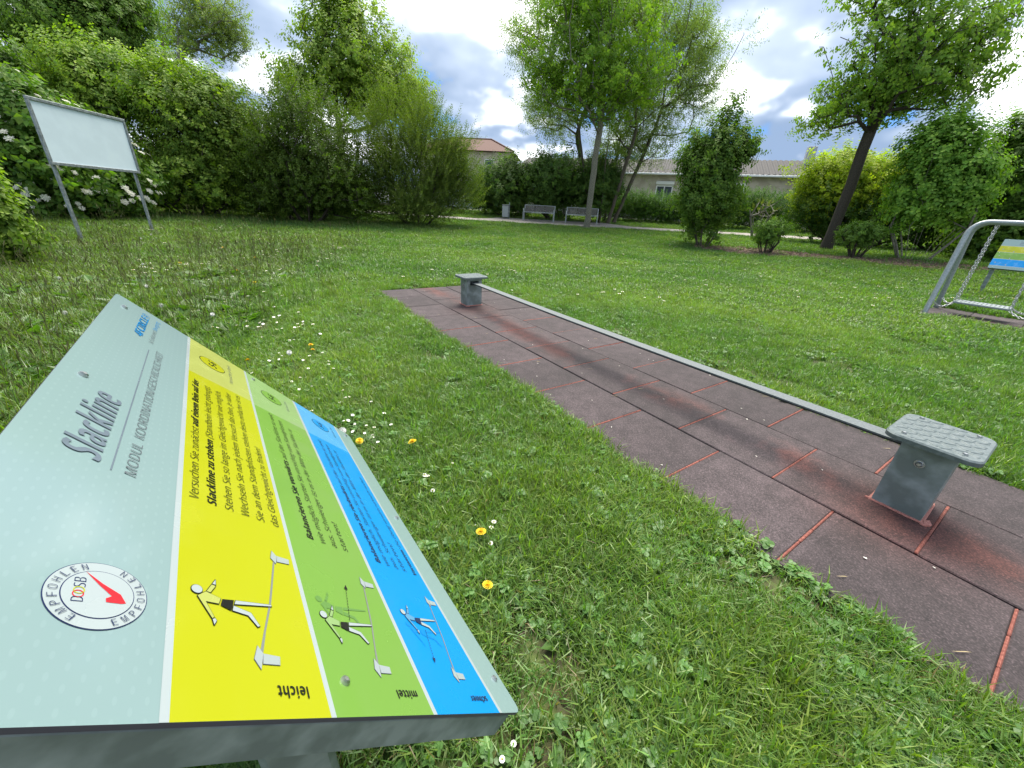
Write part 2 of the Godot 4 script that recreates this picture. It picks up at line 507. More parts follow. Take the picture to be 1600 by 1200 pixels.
func build_grass() -> void:
	var short := [tuft(11, 28, 0.03, 0.07, 0.0033, 0.042, 1.3, 0.03), tuft(12, 28, 0.03, 0.078, 0.0032, 0.042, 1.5, 0.06), tuft(13, 22, 0.04, 0.1, 0.0037, 0.036, 1.2, 0.02)]
	var long := [tuft(14, 15, 0.08, 0.19, 0.005, 0.05, 1.0, 0.08), tuft(15, 15, 0.06, 0.15, 0.005, 0.055, 1.3, 0.12)]
	var far := [tuft(16, 20, 0.035, 0.08, 0.0105, 0.1, 1.3), tuft(17, 20, 0.035, 0.09, 0.0105, 0.11, 1.2, 0.06)]
	var bufs := {}
	for k in ["s0", "s1", "s2", "l0", "l1", "f0", "f1", "clover", "weed", "stem", "thatch"]: bufs[k] = PackedFloat32Array()
	# [nearest, farthest, tufts per square metre]
	for zone in [[0.3, 1.6, 3300.0, 4.2], [1.6, 3.2, 2300.0, 3.2], [3.2, 6.0, 1300.0, 2.7], [6.0, 10.0, 620.0, 2.4], [10.0, 17.0, 190.0, 2.0], [17.0, 30.0, 48.0, 1.7]]:
		var half: float = zone[3] / 2.0
		var area: float = half * (zone[1] * zone[1] - zone[0] * zone[0])
		var isfar: bool = zone[0] >= 6.0
		for i in int(area * zone[2]):
			var d := sqrt(rng.randf_range(zone[0] * zone[0], zone[1] * zone[1]))
			var a := rng.randf_range(-half, half)
			var x := sin(a) * d
			var f := cos(a) * d
			if not turf(x, f): continue
			if bed_d(x, f) < 1.0 and rng.randf() < 0.93: continue
			var md := meadow(x, f)
			var p := patch.get_noise_2d(x, f)
			var p2 := patch.get_noise_2d(x * 5.0 + 40.0, f * 5.0)
			if d < 6.0 and p2 < -0.33 and rng.randf() < 0.8: continue    # thin spots where soil shows
			# colour of the turf: fresh green, paler and yellower in patches
			var y := clampf(0.5 + p * 0.9 + p2 * 0.35, 0.0, 1.0)
			var c := Color(0.125, 0.255, 0.060).lerp(Color(0.235, 0.36, 0.088), y)
			c = c.lerp(Color(0.155, 0.23, 0.055), md * 0.5)
			c *= rng.randf_range(0.62, 1.25)
			c.r *= rng.randf_range(0.82, 1.18)
			var b := Basis(Vector3.UP, rng.randf() * TAU).scaled(Vector3(1, 1, 1) * rng.randf_range(0.75, 1.3))
			b = Basis(Vector3(rng.randf_range(-1, 1), 0, rng.randf_range(-1, 1)).normalized(), rng.randf_range(0.0, 0.25)) * b
			b = b.scaled(Vector3(1, 1.0 + 0.35 * p2, 1))
			var at := Vector3(x, soil_y(x, f) - 0.002, -f)
			var u := rng.randf()
			if u < md * 0.45 or (swing_gap(x, f) < 0.12 and u < 0.3):
				if isfar: b = b.scaled(Vector3(1.4, 0.75, 1.4))
				put(bufs["l%d" % rng.randi_range(0, 1)], b, at, c)
			elif isfar:
				put(bufs["f%d" % rng.randi_range(0, 1)], b.scaled(Vector3(1, 1.0 + 0.5 * smoothstep(13.0, 16.0, d), 1)), at, c)
			else:
				put(bufs["s%d" % rng.randi_range(0, 2)], b, at, c)
			if d < 6.0 and rng.randf() < 0.05 + 0.16 * smoothstep(0.0, -0.4, p2):
				put(bufs["thatch"], b, at, Color(0.27, 0.22, 0.10) * rng.randf_range(0.5, 1.2))
			if d < 7.0:
				var clo := patch.get_noise_2d(x * 7.0 - 90.0, f * 7.0 + 15.0)
				if rng.randf() < 0.62 * smoothstep(-0.3, 0.35, clo + 0.25 * md):
					put(bufs["clover"], b.scaled(Vector3.ONE * rng.randf_range(0.5, 0.85)), at, Color(0.135, 0.275, 0.075) * rng.randf_range(0.75, 1.25))
				if rng.randf() < 0.004 + 0.12 * md:
					put(bufs["weed"], b.scaled(Vector3.ONE * (0.8 + 0.9 * md)), at, Color(0.095, 0.20, 0.04) * rng.randf_range(0.7, 1.2))
			if rng.randf() < md * (0.03 if d < 6.0 else 0.025):
				put(bufs["stem"], b.scaled(Vector3.ONE * (1.0 if d < 6.0 else 1.4)), at, Color(0.17, 0.18, 0.07) * rng.randf_range(0.7, 1.2))
	for i in 3: tag(scatter("lawn_grass", short[i], bufs["s%d" % i], self), ["short fine green grass blades of the near lawn", "short green and straw coloured grass blades of the near lawn", "slightly longer upright grass blades of the near lawn"][i], "grass")
	for i in 2: tag(scatter("meadow_grass", long[i], bufs["l%d" % i], self), ["tall uncut grass at the left of the information board", "tall drooping grass with straw at the left side"][i], "grass")
	for i in 2: tag(scatter("distant_lawn", far[i], bufs["f%d" % i], self), ["green mown lawn stretching to the path and shrubs", "yellowish green mown lawn stretching to the path and shrubs"][i], "grass")
	tag(scatter("dry_thatch", tuft(18, 9, 0.03, 0.08, 0.0026, 0.05, 1.75, 0.0), bufs["thatch"], self), "dry straw coloured blades lying low in the lawn", "thatch")
	tag(scatter("clover", clover(21), bufs["clover"], self), "small round clover leaves growing through the lawn", "clover")
	tag(scatter("broad_leaf_weeds", weed(22), bufs["weed"], self), "broad leaf rosettes growing among the grass", "weeds")
	tag(scatter("seed_heads", seed_stem(23), bufs["stem"], self), "thin seed stems standing in the uncut grass", "grass")
	print("grass ", bufs.values().map(func(q): return q.size() / 16))

func daisy_mesh() -> ArrayMesh:
	var mb := MB.new()
	var h := 0.07
	mb.col = Color(0.07, 0.14, 0.03)
	mb.tube(PackedVector3Array([Vector3.ZERO, Vector3(0.004, h * 0.6, 0.002), Vector3(0, h, 0)]), PackedFloat32Array([0.0012, 0.0011, 0.001]), 4, false)
	mb.col = Color(0.78, 0.77, 0.74)
	for i in 13:
		var a := TAU * i / 13.0
		var o := Vector3(cos(a), 0, sin(a))
		var s := Vector3(-o.z, 0, o.x) * 0.0019
		mb.quad(Vector3(0, h, 0) - s * 0.5, Vector3(0, h, 0) + o * 0.011 - s + Vector3.UP * 0.0018, Vector3(0, h, 0) + o * 0.011 + s + Vector3.UP * 0.0018, Vector3(0, h, 0) + s * 0.5)
	mb.col = Color(0.62, 0.42, 0.02)
	mb.tube(PackedVector3Array([Vector3(0, h, 0), Vector3(0, h + 0.002, 0), Vector3(0, h + 0.0034, 0)]), PackedFloat32Array([0.004, 0.0038, 0.001]), 8)
	return mb.mesh(M.petal)

func dandelion_mesh() -> ArrayMesh:
	var mb := MB.new()
	var h := 0.085
	mb.col = Color(0.09, 0.14, 0.04)
	mb.tube(PackedVector3Array([Vector3.ZERO, Vector3(0.006, h * 0.6, 0.003), Vector3(0, h, 0)]), PackedFloat32Array([0.002, 0.0019, 0.0018]), 5, false)
	mb.tube(PackedVector3Array([Vector3(0, h - 0.009, 0), Vector3(0, h, 0)]), PackedFloat32Array([0.004, 0.005]), 7, false)
	for ring in 4:
		var m := 17 - ring * 3
		for i in m:
			var a := TAU * (i + ring * 0.37) / m
			var o := Vector3(cos(a), 0, sin(a))
			var s := Vector3(-o.z, 0, o.x) * 0.0022
			var r := 0.020 - ring * 0.004
			var up := Vector3.UP * (0.001 + ring * 0.0035)
			mb.col = Color(0.70, 0.50 - ring * 0.02, 0.008)
			mb.quad(Vector3(0, h, 0) - s * 0.6, Vector3(0, h, 0) + o * r - s + up, Vector3(0, h, 0) + o * r + s + up, Vector3(0, h, 0) + s * 0.6)
	return mb.mesh(M.petal)

func clock_mesh() -> ArrayMesh:                     # dandelion gone to seed
	var mb := MB.new()
	var h := 0.17
	mb.col = Color(0.16, 0.17, 0.08)
	mb.tube(PackedVector3Array([Vector3.ZERO, Vector3(0.006, h * 0.6, 0.003), Vector3(0, h, 0)]), PackedFloat32Array([0.002, 0.0019, 0.0016]), 5, false)
	mb.col = Color(0.55, 0.56, 0.54)
	for i in 70:
		var y := 1.0 - 2.0 * (i + 0.5) / 70.0
		var a := i * 2.39996
		var d := Vector3(cos(a) * sqrt(1 - y * y), y, sin(a) * sqrt(1 - y * y))
		var s := d.cross(Vector3(0.3, 0.8, 0.5)).normalized()
		var c := Vector3(0, h + 0.004, 0)
		mb.tri(c, c + d * 0.016 + s * 0.0016, c + d * 0.016 - s * 0.0016)
		var t := d.cross(s)
		for k in 3:
			var e := s.rotated(d, k * 1.05)
			mb.tri(c + d * 0.016 - e * 0.004, c + d * 0.018 + e * 0.004, c + d * 0.017 + t * 0.001)
	return mb.mesh(M.petal)

func flower(called: String, mesh: Mesh, x: float, f: float, scale: float, label: String, group: String, tilt := 0.25) -> void:
	var o := part(called, mesh, self, Transform3D((Basis(Vector3(rng.randf_range(-1, 1), 0, rng.randf_range(-1, 1)).normalized(), rng.randf() * tilt) * Basis(Vector3.UP, rng.randf() * TAU)).scaled(Vector3.ONE * scale), Vector3(x, soil_y(x, f) - 0.003, -f)))
	tag(o, label, "flower", group)

func build_flowers() -> void:
	var dm := daisy_mesh()
	var dl := dandelion_mesh()
	var ck := clock_mesh()
	flower("dandelion", dl, -0.075, 1.0, 0.9, "yellow dandelion among white daisies right of the blue stripe", "dandelions in the lawn")
	flower("dandelion", dl, -0.045, 0.80, 0.8, "single yellow dandelion just right of the board's lower corner", "dandelions in the lawn")
	for p in [[-0.72, 1.55], [-0.42, 1.5], [-1.5, 2.65], [-1.8, 2.4], [-3.5, 2.38], [-2.75, 3.45], [-2.6, 3.9], [-4.4, 4.6], [-3.3, 4.9], [-4.0, 5.6], [-5.2, 6.0], [-3.0, 1.75], [-1.55, 2.75], [-4.6, 6.9], [-5.6, 7.6]]:
		flower("dandelion", dl, p[0], p[1], rng.randf_range(0.7, 1.2), "small yellow dandelion flower standing in the uncut grass at left", "scattered dandelions", 0.7)
	for p in [[-1.45, 2.35], [-2.5, 3.1], [-3.9, 4.0], [-2.2, 2.2], [-5.0, 5.2], [-0.75, 1.45], [-3.1, 3.3], [-6.9, 7.3], [-7.2, 7.9], [-3.6, 2.95], [-4.9, 4.1]]:
		flower("dandelion_clock", ck, p[0], p[1], 1.0, "grey white dandelion seed head in the uncut grass at left", "dandelion seed heads")
	# daisies: clusters beside the board, then over the lawn
	var made := 0
	var buf := PackedFloat32Array()
	var spots := [[-0.07, 1.04, 0.05, 5, "beside the dandelion right of the blue stripe"], [-0.35, 1.35, 0.12, 7, "beside the far lower corner of the board"], [-0.75, 1.62, 0.2, 16, "behind the blue end of the board"], [-1.1, 1.95, 0.3, 20, "behind the green end of the board"], [-1.55, 2.35, 0.35, 24, "in the lawn between board and red mat"], [-2.1, 3.2, 0.5, 34, "in the cluster above the yellow end of the board"], [-3.0, 4.2, 0.7, 44, "in the lawn left of the far post"], [-3.9, 5.4, 0.9, 46, "in the lawn far left of the far post"], [-5.4, 6.4, 0.9, 44, "near the blank sign's posts"], [0.03, 0.44, 0.02, 2, "under the near lower corner of the board"], [-1.35, 1.2, 0.5, 14, "behind the board's upper edge"], [-2.6, 2.2, 0.8, 30, "in the uncut grass at left"], [0.4, 4.6, 1.2, 4, "on the far lawn behind the far post"], [1.9, 7.2, 1.6, 10, "on the far lawn right of the line"]]
	for s in spots:
		for i in s[3]:
			var a := rng.randf() * TAU
			var d: float = s[2] * sqrt(rng.randf())
			var x: float = s[0] + cos(a) * d
			var f: float = s[1] + sin(a) * d
			if not turf(x, f) or made >= 300: continue
			made += 1
			flower("daisy", dm, x, f, rng.randf_range(0.6, 0.9) * (0.75 if f < 0.6 else (1.0 if f < 3.0 else 1.35)), "small white daisy " + s[4], "white daisies in the lawn", 0.5)
	for i in 2600:
		var x := rng.randf_range(-9.0, 9.0)
		var f := rng.randf_range(5.0, 20.0)
		var cl := patch.get_noise_2d(x * 2.2 + 200.0, f * 2.2)
		if cl < 0.16 or not turf(x, f): continue
		if meadow(x, f) < 0.2 and rng.randf() < 0.35: continue
		put(buf, Basis(Vector3.UP, rng.randf() * TAU).scaled(Vector3.ONE * rng.randf_range(1.2, 2.0)), Vector3(x, soil_y(x, f), -f), Color(1, 1, 1))
	tag(scatter("distant_daisies", dm, buf, self), "tiny white daisies dotted over the far lawn", "flowers")

# ------------------------------------------------------------------ shrubs and trees
func sprig(sd: int, count: int, length: float, leaf: float, ratio: float, spread: float) -> Array:
	var g := RandomNumberGenerator.new()
	g.seed = sd
	var v := PackedVector3Array()
	var c := PackedColorArray()
	for i in count:
		var t := (i + 0.6) / count
		var base := Vector3(0, length * t, 0)
		var az := i * 2.4 + g.randf_range(-0.5, 0.5)
		var out := Vector3(cos(az), 0, sin(az))
		var d := (out * spread + Vector3.UP * g.randf_range(0.1, 0.9) + Vector3(g.randf_range(-0.3, 0.3), g.randf_range(-0.5, 0.1), g.randf_range(-0.3, 0.3))).normalized()
		var l := leaf * g.randf_range(0.65, 1.15)
		var s := d.cross(Vector3(g.randf_range(-0.5, 0.5), 1, g.randf_range(-0.5, 0.5))).normalized() * l * ratio * 0.5
		var nrm := s.cross(d).normalized()
		var q := g.randf_range(0.8, 1.22)
		var tint := Color(q * g.randf_range(0.9, 1.12), q, q * g.randf_range(0.8, 1.1))
		var b0 := base + d * l * 0.12
		var tip := base + d * l * 1.1 - nrm * l * 0.12
		var m := base + d * l * 0.5
		v.append_array([b0, m + s + nrm * l * 0.08, tip, m - s + nrm * l * 0.08])
		c.append_array([tint, tint, tint, tint])
	return [v, c]

func inside(g: RandomNumberGenerator, bl: Array, weights: Array, total: float, base: Vector3, hollow: float) -> Vector3:
	var u := g.randf() * total
	var k := 0
	while k < bl.size() - 1 and u > weights[k]:
		u -= weights[k]
		k += 1
	var b: Array = bl[k]
	var y := g.randf_range(-1.0, 1.0)
	var a := g.randf() * TAU
	var d := Vector3(cos(a) * sqrt(1 - y * y), y, sin(a) * sqrt(1 - y * y)) * pow(g.randf(), hollow)
	var lump := lumps.get_noise_3d(d.x * 1.7 + b[0] * 3.0, d.y * 1.7 + b[1] * 3.0, d.z * 1.7)
	d *= 0.93 + 0.62 * lump
	if g.randf() < 0.05: d *= g.randf_range(1.05, 1.32)          # single shoots beyond the rest
	return Vector3(b[0] + d.x * b[3], b[1] + d.y * b[4], -b[2] + d.z * b[3]) - base

# o: nodes, sprigs, cloud, trunk (radius), fork (height of the first fork), stems, spread, leaf (mesh), size, colour, shade, bark, hollow, up
func plant(called: String, label: String, category: String, group: String, data: Array, o: Dictionary) -> Node3D:
	var g := RandomNumberGenerator.new()
	g.seed = hash(label)
	var base: Vector3 = data[0]
	var bl: Array = data[1]
	base.y = soil_y(base.x, -base.z)
	var t := thing(called, label, category, base, Basis(), group)
	var weights := []
	var total := 0.0
	for b in bl:
		weights.append(pow(b[3] * b[3] * b[4], 0.85))
		total += weights[-1]
	var pos := PackedVector3Array()
	var par := PackedInt32Array()
	var plen := PackedFloat32Array()
	var stems: int = o.get("stems", 1)
	var fork: float = o.get("fork", 0.4)
	var sp: float = o.get("spread", 0.0)
	for s in stems:
		var a := TAU * s / stems + g.randf_range(-0.4, 0.4)
		var root := Vector3(cos(a), 0, sin(a)) * sp * 0.35 * (0.0 if stems == 1 else 1.0)
		var top := Vector3(cos(a), 0, sin(a)) * sp + Vector3.UP * fork
		var reach := fork
		if stems == 1:
			var crown_top := 0.0
			for b in bl: crown_top = maxf(crown_top, b[1] + b[4] - base.y)
			reach = fork + o.get("leader", 0.5) * (crown_top - fork)
			top = Vector3(g.randf_range(-0.08, 0.08), reach, g.randf_range(-0.08, 0.08))
		var n := maxi(2, int(reach / 0.5) + 1)
		for i in n + 1:
			pos.append(root.lerp(top, float(i) / n) + Vector3(0, -0.05 if i == 0 else 0.0, 0) + (Vector3(g.randf_range(-1, 1), 0, g.randf_range(-1, 1)) * 0.02 if i > 0 else Vector3.ZERO))
			par.append(-1 if i == 0 else pos.size() - 2)
			plen.append(reach * i / n)
	var trunk_nodes := pos.size()
	var targets := []
	for i in o.nodes:
		var p := inside(g, bl, weights, total, base, o.get("hollow", 0.45))
		if p.y > 0.12: targets.append(p)
	var mid := Vector3.UP * fork
	targets.sort_custom(func(a, b): return a.distance_squared_to(mid) < b.distance_squared_to(mid))
	var leafy := PackedInt32Array()
	for p in targets:
		var best := -1
		var cost := 1e9
		for j in pos.size():
			if j < trunk_nodes and stems == 1 and pos[j].y < fork * 0.85: continue
			var q := pos[j]
			var c: float = q.distance_to(p) + 0.28 * plen[j] + 0.9 * maxf(0.0, q.y - p.y)
			if c < cost:
				cost = c
				best = j
		var from := pos[best]
		var dist := from.distance_to(p)
		var n := maxi(1, int(dist / 0.55))
		var last := best
		for i in n:
			var u := (i + 1.0) / n
			var q := from.lerp(p, u) + Vector3.UP * sin(u * PI) * dist * -0.06
			if i < n - 1: q += Vector3(g.randf_range(-1, 1), g.randf_range(-1, 1), g.randf_range(-1, 1)) * 0.05
			pos.append(q)
			par.append(last)
			plen.append(plen[last] + dist / n)
			last = pos.size() - 1
		leafy.append(last)
	var w := PackedFloat32Array()
	w.resize(pos.size())
	w.fill(0.0)
	for i in range(pos.size() - 1, -1, -1):
		if w[i] == 0.0: w[i] = 1.0
		if par[i] >= 0: w[par[i]] += w[i]
	var top_w := 0.0
	for i in pos.size():
		if par[i] < 0: top_w = maxf(top_w, w[i])
	var tr: float = o.get("trunk", 0.05)
	var rad := func(x: float) -> float: return maxf(0.004, tr * pow(x / top_w, 0.46))
	var bark: Material = M[o.get("bark", "bark_dark")]
	var limbs := []
	var root_of := PackedInt32Array()
	root_of.resize(pos.size())
	var each := trunk_nodes / stems
	for s in stems:
		var mt := MB.new()
		var pts := PackedVector3Array()
		var rr := PackedFloat32Array()
		for i in each:
			pts.append(pos[s * each + i])
			rr.append(rad.call(w[s * each + i]) * (1.35 if i == 0 else 1.0))
			root_of[s * each + i] = s
		mt.tube(pts, rr, 9 if tr > 0.07 else 5, false)
		limbs.append([mt, MB.new()])
	for i in range(trunk_nodes, pos.size()):
		var p := par[i]
		root_of[i] = root_of[p]
		var r1: float = rad.call(w[i])
		var r0: float = minf(rad.call(w[p]), r1 * 1.5)
		var lm: MB = limbs[root_of[i]][1]
		lm.tube(PackedVector3Array([pos[p], pos[i]]), PackedFloat32Array([r0, r1]), 5 if r0 > 0.02 else 3, false)
	for l in limbs:
		var tk := part("trunk" if stems == 1 else "stem", l[0].mesh(bark), t)
		if l[1].v.size() > 0: part("branches", l[1].mesh(bark), tk)
	var sv: PackedVector3Array = o.leaf[0]
	var cv := PackedVector3Array()
	var cc := PackedColorArray()
	var ci := PackedInt32Array()
	var tones := []
	for i in 24:
		var q: Color = o.shade.lerp(o.colour, clampf(i / 23.0 * 1.1, 0.0, 1.0)) * g.randf_range(0.88, 1.12)
		var arr := PackedColorArray()
		for e in o.leaf[1]: arr.append(Color(e.r * q.r, e.g * q.g, e.b * q.b))
		tones.append(arr)
	var quads := sv.size() / 4
	var per: int = o.sprigs
	var cl: float = o.cloud
	var size: float = o.get("size", 1.0)
	var up: float = o.get("up", 0.5)
	var centre := Vector3.ZERO
	for b in bl: centre += (Vector3(b[0], b[1], -b[2]) - base) / bl.size()
	for li in leafy:
		var tone := g.randf()
		var a := pos[li]
		var z := pos[par[li]]
		for k in per:
			var d := Vector3(g.randf_range(-1, 1), g.randf_range(-0.8, 0.8), g.randf_range(-1, 1))
			var p := z.lerp(a, g.randf_range(0.3, 1.1)) + d * cl
			if p.y < 0.04: continue
			var dir := (d * 0.8 + (p - centre).normalized() * 0.7 + Vector3.UP * up + Vector3(g.randf_range(-1, 1), g.randf_range(-1, 1), g.randf_range(-1, 1)) * 0.4).normalized()
			var side := dir.cross(Vector3(g.randf_range(-1, 1), 0.2, g.randf_range(-1, 1))).normalized()
			var s := size * g.randf_range(0.7, 1.3)
			var k0 := cv.size()
			cv.append_array(Transform3D(Basis(side, dir, side.cross(dir)).scaled(Vector3.ONE * s), p) * sv)
			cc.append_array(tones[int(clampf(tone * 0.6 + g.randf() * 0.5, 0.0, 0.999) * 24.0)])
			for q in quads:
				var e := k0 + q * 4
				ci.append_array([e, e + 1, e + 2, e, e + 2, e + 3])
	var arrays := []
	arrays.resize(Mesh.ARRAY_MAX)
	arrays[Mesh.ARRAY_VERTEX] = cv
	arrays[Mesh.ARRAY_COLOR] = cc
	arrays[Mesh.ARRAY_INDEX] = ci
	var am := ArrayMesh.new()
	am.add_surface_from_arrays(Mesh.PRIMITIVE_TRIANGLES, arrays)
	am.surface_set_material(0, M.leaf)
	leaf_count += ci.size() / 3
	part("crown" if stems == 1 else "foliage", am, t)
	return t

const PLANTS := {
	"edge_shrub": [Vector3(-6.83, 0.05, -5.23), [[-6.89, 0.71, 5.15, 0.31, 0.71], [-6.89, 0.25, 5.15, 0.16, 0.39]]],
	"viburnum": [Vector3(-11.49, 0.32, -10.41), [[-11.55, 1.78, 10.34, 1.04, 1.36], [-10.76, 1.34, 11.15, 0.76, 0.83], [-11.7, 2.43, 10.16, 0.59, 0.9], [-11.37, 0.91, 10.53, 0.79, 0.59]]],
	"tall_left": [Vector3(-17.42, 0.55, -16.51), [[-16.33, 5.95, 17.59, 1.92, 1.18], [-17.2, 5.73, 16.73, 1.11, 1.03], [-15.31, 7.21, 18.48, 1.31, 1.17], [-16.47, 7.46, 17.46, 1.48, 1.09]]],
	"mid_left": [Vector3(-12.92, 0.41, -13.24), [[-12.46, 3.85, 13.68, 1.5, 0.97], [-11.31, 4.05, 14.64, 0.89, 0.77], [-13.07, 2.92, 13.09, 1.08, 0.98]]],
	"edge_back": [Vector3(-15.12, 0.41, -11.51), [[-14.27, 3.63, 12.54, 0.82, 0.9], [-14.81, 2.33, 11.9, 0.89, 1.38]]],
	"dark_shrub": [Vector3(-10.62, 0.38, -13.53), [[-10.09, 3.22, 13.93, 1.7, 1.36], [-10.49, 1.71, 13.63, 1.71, 1.18], [-9.08, 2.24, 14.61, 1.19, 1.61]]],
	"pale_birch": [Vector3(-18.29, 0.88, -23.78), [[-16.55, 9.32, 25.02, 1.69, 1.96], [-17.53, 8.06, 24.35, 1.06, 1.06], [-15.8, 8.5, 25.5, 1.01, 1.1]]],
	"hornbeam": [Vector3(-8.06, 0.43, -19.39), [[-7.41, 7.5, 19.65, 1.79, 1.6], [-6.9, 5.83, 19.84, 2.66, 1.76], [-9.17, 5.38, 18.89, 1.4, 1.28], [-7.58, 8.88, 19.59, 1.14, 1.11], [-5.57, 5.32, 20.25, 1.35, 1.38]]],
	"dark_bush": [Vector3(-7.35, 0.34, -14.21), [[-7.16, 2.48, 14.31, 1.87, 1.73], [-6.32, 1.52, 14.7, 1.63, 0.99], [-7.88, 1.4, 13.92, 1.29, 0.94]]],
	"willow_bush": [Vector3(-3.97, 0.35, -15.71), [[-3.76, 2.82, 15.76, 1.55, 1.87], [-2.66, 2.5, 15.98, 0.87, 1.32], [-4.37, 1.46, 15.6, 1.36, 0.89], [-3.03, 1.43, 15.91, 0.94, 0.75], [-3.97, 0.8, 15.71, 1.45, 0.44], [-5.06, 2.9, 15.39, 0.89, 1.34], [-4.89, 1.63, 15.44, 0.99, 1.03], [-2.28, 1.58, 16.04, 0.71, 0.9]]],
	"hedge_a": [Vector3(-0.82, 0.73, -26.99), [[-1.1, 2.43, 26.98, 2.07, 1.49], [-2.29, 2.01, 26.9, 1.2, 1.15]]],
	"hedge_b": [Vector3(2.14, 0.70, -26.41), [[1.95, 2.73, 26.43, 1.86, 1.59]]],
	"hedge_c": [Vector3(4.67, 0.67, -25.58), [[4.42, 2.71, 25.62, 1.48, 1.47]]],
	"willow": [Vector3(4.86, 0.67, -25.54), [[7.12, 9.1, 25.01, 2.62, 2.06], [6.3, 6.98, 25.22, 3.11, 1.97], [-0.17, 9.09, 26.0, 1.69, 1.6], [1.26, 6.48, 25.97, 2.13, 1.47], [8.52, 7.35, 24.57, 1.54, 2.03], [3.74, 10.95, 25.73, 4.69, 1.71], [6.35, 4.94, 25.21, 2.73, 1.06]]],
	"linden": [Vector3(3.23, 0.43, -20.55), [[2.66, 7.66, 20.63, 2.93, 1.64], [3.03, 6.02, 20.58, 2.72, 1.09], [2.18, 9.37, 20.69, 2.65, 1.25], [0.9, 6.54, 20.78, 1.6, 1.0], [4.63, 6.69, 20.28, 1.56, 1.19]]],
	"tall_bush": [Vector3(6.04, 0.30, -13.62), [[5.91, 1.73, 13.68, 0.88, 1.31], [5.98, 3.04, 13.65, 0.77, 0.8], [5.3, 2.95, 13.92, 0.48, 0.65], [5.93, 3.93, 13.67, 0.24, 0.51], [6.7, 2.95, 13.31, 0.23, 0.26]]],
	"yellow_bush": [Vector3(13.45, 0.46, -17.41), [[12.95, 3.07, 17.78, 1.63, 0.81], [12.53, 2.42, 18.08, 1.07, 1.06], [14.2, 2.67, 16.81, 1.0, 1.26], [13.55, 2.33, 17.33, 1.38, 0.68]]],
	"maple": [Vector3(10.23, 0.38, -13.83), [[10.46, 5.82, 13.65, 1.7, 0.98], [10.42, 4.83, 13.68, 1.49, 0.8], [9.57, 4.7, 14.29, 0.94, 0.68], [11.37, 4.96, 12.91, 0.93, 0.93], [9.27, 4.11, 14.49, 1.02, 0.27], [10.0, 7.24, 13.99, 1.63, 0.89], [11.5, 5.85, 12.79, 0.65, 1.01]]],
	"right_bush": [Vector3(11.40, 0.36, -11.93), [[11.1, 3.11, 12.21, 0.77, 0.83], [11.18, 1.96, 12.13, 0.67, 0.72], [11.63, 2.27, 11.7, 0.59, 0.83]]],
	"right_mass": [Vector3(14.23, 0.41, -12.59), [[13.97, 2.45, 12.88, 0.8, 1.24], [13.92, 3.57, 12.93, 0.53, 0.79], [14.46, 2.91, 12.32, 0.77, 1.7], [14.2, 1.23, 12.62, 0.92, 0.69], [14.84, 1.13, 11.86, 0.87, 0.98]]],
	"golden_lower": [Vector3(13.37, 0.44, -16.83), [[12.42, 1.69, 17.55, 1.05, 0.8], [13.42, 1.62, 16.8, 1.15, 0.77], [14.29, 1.57, 16.06, 0.97, 0.87]]],
	"back_c": [Vector3(16.07, 0.48, -15.74), [[15.82, 1.76, 16.0, 0.99, 0.97], [16.73, 1.6, 15.05, 0.88, 1.02]]],
	"back_a": [Vector3(-14.06, 0.44, -16.27), [[-13.97, 1.33, 16.34, 1.81, 1.23], [-12.76, 1.1, 17.3, 1.29, 0.95]]],
	"back_b": [Vector3(-10.49, 0.42, -17.61), [[-10.3, 1.48, 17.72, 1.74, 1.32], [-8.39, 1.12, 18.7, 1.56, 0.9]]],
}

